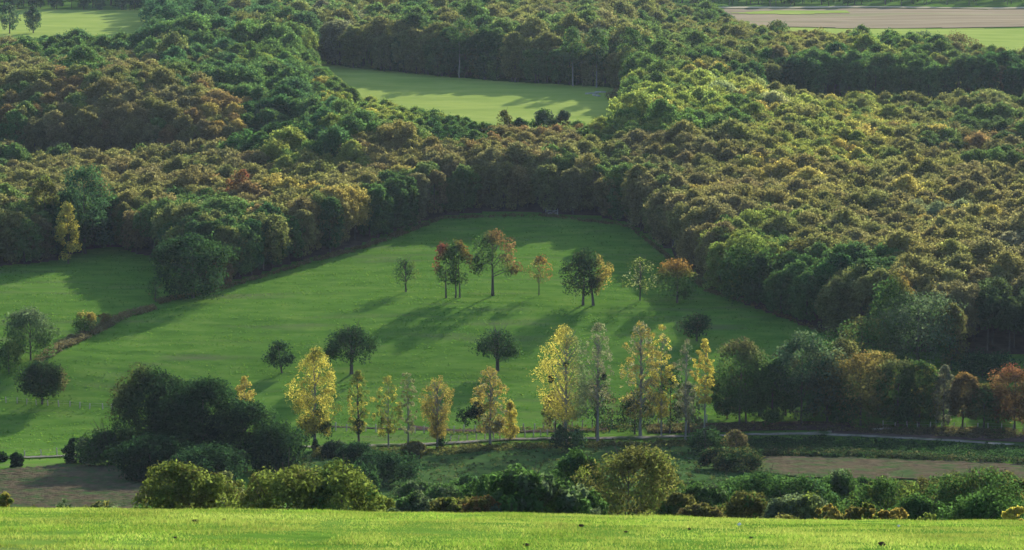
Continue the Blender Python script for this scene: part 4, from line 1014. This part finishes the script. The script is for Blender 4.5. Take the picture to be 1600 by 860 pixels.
g = at(862, 337)
r = empty('field_gate', tuple(g)); tag(r, 'pale weathered field gate at the top of the meadow under the wood', 'gate')
for sx in (-1.6, 1.6):
    t = Tubes(); t.add([(sx, 0, -0.3), (sx, 0, 0.9), (sx, 0, 1.75), (sx, 0, 1.8)], [0.10, 0.10, 0.09, 0.0], 6); obj('post', t.mesh('post'), M_PALEBARK, r)
for zz in (0.45, 0.85, 1.3):
    t = Tubes(); t.add([(-1.6, -0.12, zz), (0, -0.13, zz + 0.02), (1.6, -0.12, zz)], [0.055] * 3, 6); obj('rail', t.mesh('rail'), M_PALEBARK, r)
t = Tubes(); t.add([(-1.5, -0.2, 0.35), (0, -0.2, 0.85), (1.5, -0.2, 1.4)], [0.045] * 3, 6); obj('brace', t.mesh('brace'), M_PALEBARK, r)

# a few pale logs lying on the far meadow
for (px, py, L, lb) in [(925, 149, 5.0, 'pale felled log on the far meadow, left one'), (938, 147, 4.0, 'pale felled log on the far meadow, right one'), (932, 152, 4.5, 'pale felled log on the far meadow, nearest one')]:
    g = at(px, py); t = Tubes(); rr = 0.38
    t.add([(-L / 2, 0, 0.5), (-L / 2 + 0.02, 0, 0.5), (0, 0.1, 0.55), (L / 2 - 0.02, 0, 0.5), (L / 2, 0, 0.5)], [0, rr, rr * 0.95, rr * 0.85, 0], 8)
    o = obj('log', t.mesh('log'), M_PALEBARK, None, tuple(g)); o.rotation_euler = (0, 0, px * 0.7)
    tag(o, lb, 'log', 'felled logs on the far meadow')

# ------------------------------------------------------------------ turf of the near hill
def turf():
    y0, y1 = 33.0, 61.0
    n = 520000
    rng = np.random.default_rng(4)
    y = np.sqrt(rng.uniform(y0 ** 2, y1 ** 2, n)); x = rng.uniform(-1, 1, n) * (y * 0.19 + 3.0)
    dn = fbm(x / 0.7, y / 0.9, 51, 3)
    k = dn + rng.uniform(-0.35, 0.65, n) > -0.1
    x, y, dn = x[k], y[k], dn[k]; n = len(x)
    z = T(x, y) + micro(x, y) - 0.01
    h = rng.uniform(0.022, 0.055, n) * (1 + 0.9 * dn + 0.5 * fbm(x / 2.5, y / 3.0, 57, 2)); h *= np.where(rng.uniform(0, 1, n) < 0.012, 1.6, 1)
    wd = rng.uniform(0.006, 0.013, n)
    a = rng.uniform(0, 6.283, n); b = rng.uniform(0, 6.283, n); lean = h * rng.uniform(0.1, 0.9, n)
    P = np.stack([x, y, z], 1); U = np.stack([np.cos(a), np.sin(a), 0 * a], 1) * (wd / 2)[:, None]
    Bn = np.stack([np.cos(b), np.sin(b), 0 * b], 1)
    m = P + Bn * (lean * 0.35)[:, None]; m[:, 2] += h * 0.6
    e = P + Bn * lean[:, None]; e[:, 2] += h
    V = np.stack([P - U, P + U, m + U * 0.75, m - U * 0.75, e], 1).reshape(-1, 3)
    i = np.arange(n) * 5
    Fc = np.concatenate([np.stack([i, i + 1, i + 2], 1), np.stack([i, i + 2, i + 3], 1), np.stack([i + 3, i + 2, i + 4], 1)])
    me = mesh_np('grass', V, Fc)
    pat = np.clip(0.5 + 1.3 * fbm(x / 1.8, y / 2.6, 63, 3) + rng.normal(0, 0.25, n), 0, 1)
    dry = (rng.uniform(0, 1, n) < 0.07 + 0.25 * np.clip(fbm(x / 0.9, y / 1.2, 67, 2), 0, 1))
    A = np.where(dry, 1.0, pat * 0.5)
    Bv = rng.uniform(0.75, 1.25, n) * (1 + 0.45 * fbm(x / 1.3, y / 2.6, 73, 3))
    t = me.attributes.new('lv', 'FLOAT_VECTOR', 'FACE')
    q = np.stack([A, Bv, A], 1).astype(np.float32)
    t.data.foreach_set('vector', np.concatenate([q, q, q]).ravel())
    o = obj('grass', me, M_LEAF); o['tint'] = (0.118, 0.182, 0.030); o['tint2'] = (0.24, 0.24, 0.075)
    tag(o, kind='stuff')
turf()

# clods of earth and pale stones lying in the turf
def lump(seed, s, flat):
    rng = np.random.default_rng(seed)
    me = bpy.data.meshes.new('lump')
    import bmesh
    bm = bmesh.new(); bmesh.ops.create_icosphere(bm, subdivisions=3, radius=1)
    for v in bm.verts:
        c = v.co
        k = 1 + 0.5 * float(fbm(np.array(c.x * 1.7 + seed), np.array(c.y * 1.7 + c.z * 2.1), seed, 3))
        v.co = Vector((c.x * s * k, c.y * s * k * 0.8, c.z * s * k * flat))
    bm.to_mesh(me); bm.free()
    for p in me.polygons: p.use_smooth = True
    return me
for q, (px, py, s, lb) in enumerate([(306, 818, 0.06, 'broad dark clod of earth in the turf, left of centre'), (350, 813, 0.035, 'small dark clod right of the broad one'), (1378, 855, 0.055, 'black clod at the bottom edge at right'),
                                     (978, 833, 0.03, 'small dark clod in the turf right of centre'), (908, 824, 0.045, 'flat brown clod in the turf near the middle'), (822, 852, 0.05, 'dark clod near the bottom edge, middle'),
                                     (1077, 830, 0.03, 'small dark clod near the left pale stone'), (1173, 846, 0.03, 'tiny dark clod below the left pale stone'), (226, 815, 0.03, 'tiny brown clod at left'), (274, 845, 0.03, 'tiny dark clod near the bottom at left')]):
    g = at(px, py, False)
    o = obj('soil_clod', lump(20 + q, s * 0.95, 0.5), M_CLOD, None, (g[0], g[1], g[2] + float(micro(g[0], g[1])) + 0.03)); tag(o, lb, 'clod', 'clods of earth in the turf')
for q, (px, py, s, lb) in enumerate([(1155, 822, 0.035, 'pale round stone in the turf, left one'), (1404, 827, 0.026, 'small pale stone in the turf, right one')]):
    g = at(px, py, False)
    o = obj('stone', lump(50 + q, s * 0.85, 0.8), M_STONE, None, (g[0], g[1], g[2] + float(micro(g[0], g[1])) + 0.06)); tag(o, lb, 'stone', 'pale stones in the turf')

# ------------------------------------------------------------------ air
def haze():
    x0, x1, y0, y1, z0, z1 = -740, 740, -95, 2600, 0, CAMZ + 22
    z0 = float(min(T(*np.meshgrid(np.linspace(-720, 720, 60), np.linspace(-75, 2560, 200))).min() - 1.5, 3))
    V = np.array([(x, y, z) for x in (x0, x1) for y in (y0, y1) for z in (z0, z1)])
    Fc = np.array([(0, 1, 3, 2), (4, 6, 7, 5), (0, 4, 5, 1), (2, 3, 7, 6), (0, 2, 6, 4), (1, 5, 7, 3)])
    m, n, l = newmat('haze')
    v = n.new('ShaderNodeVolumePrincipled'); v.inputs['Color'].default_value = (0.72, 0.84, 1.0, 1); v.inputs['Density'].default_value = HAZE
    v.inputs['Anisotropy'].default_value = 0.2
    o = n.new('ShaderNodeOutputMaterial'); l.new(v.outputs[0], o.inputs['Volume'])
    h = obj('haze', mesh_np('haze', V, Fc), m); tag(h, kind='stuff')
haze()
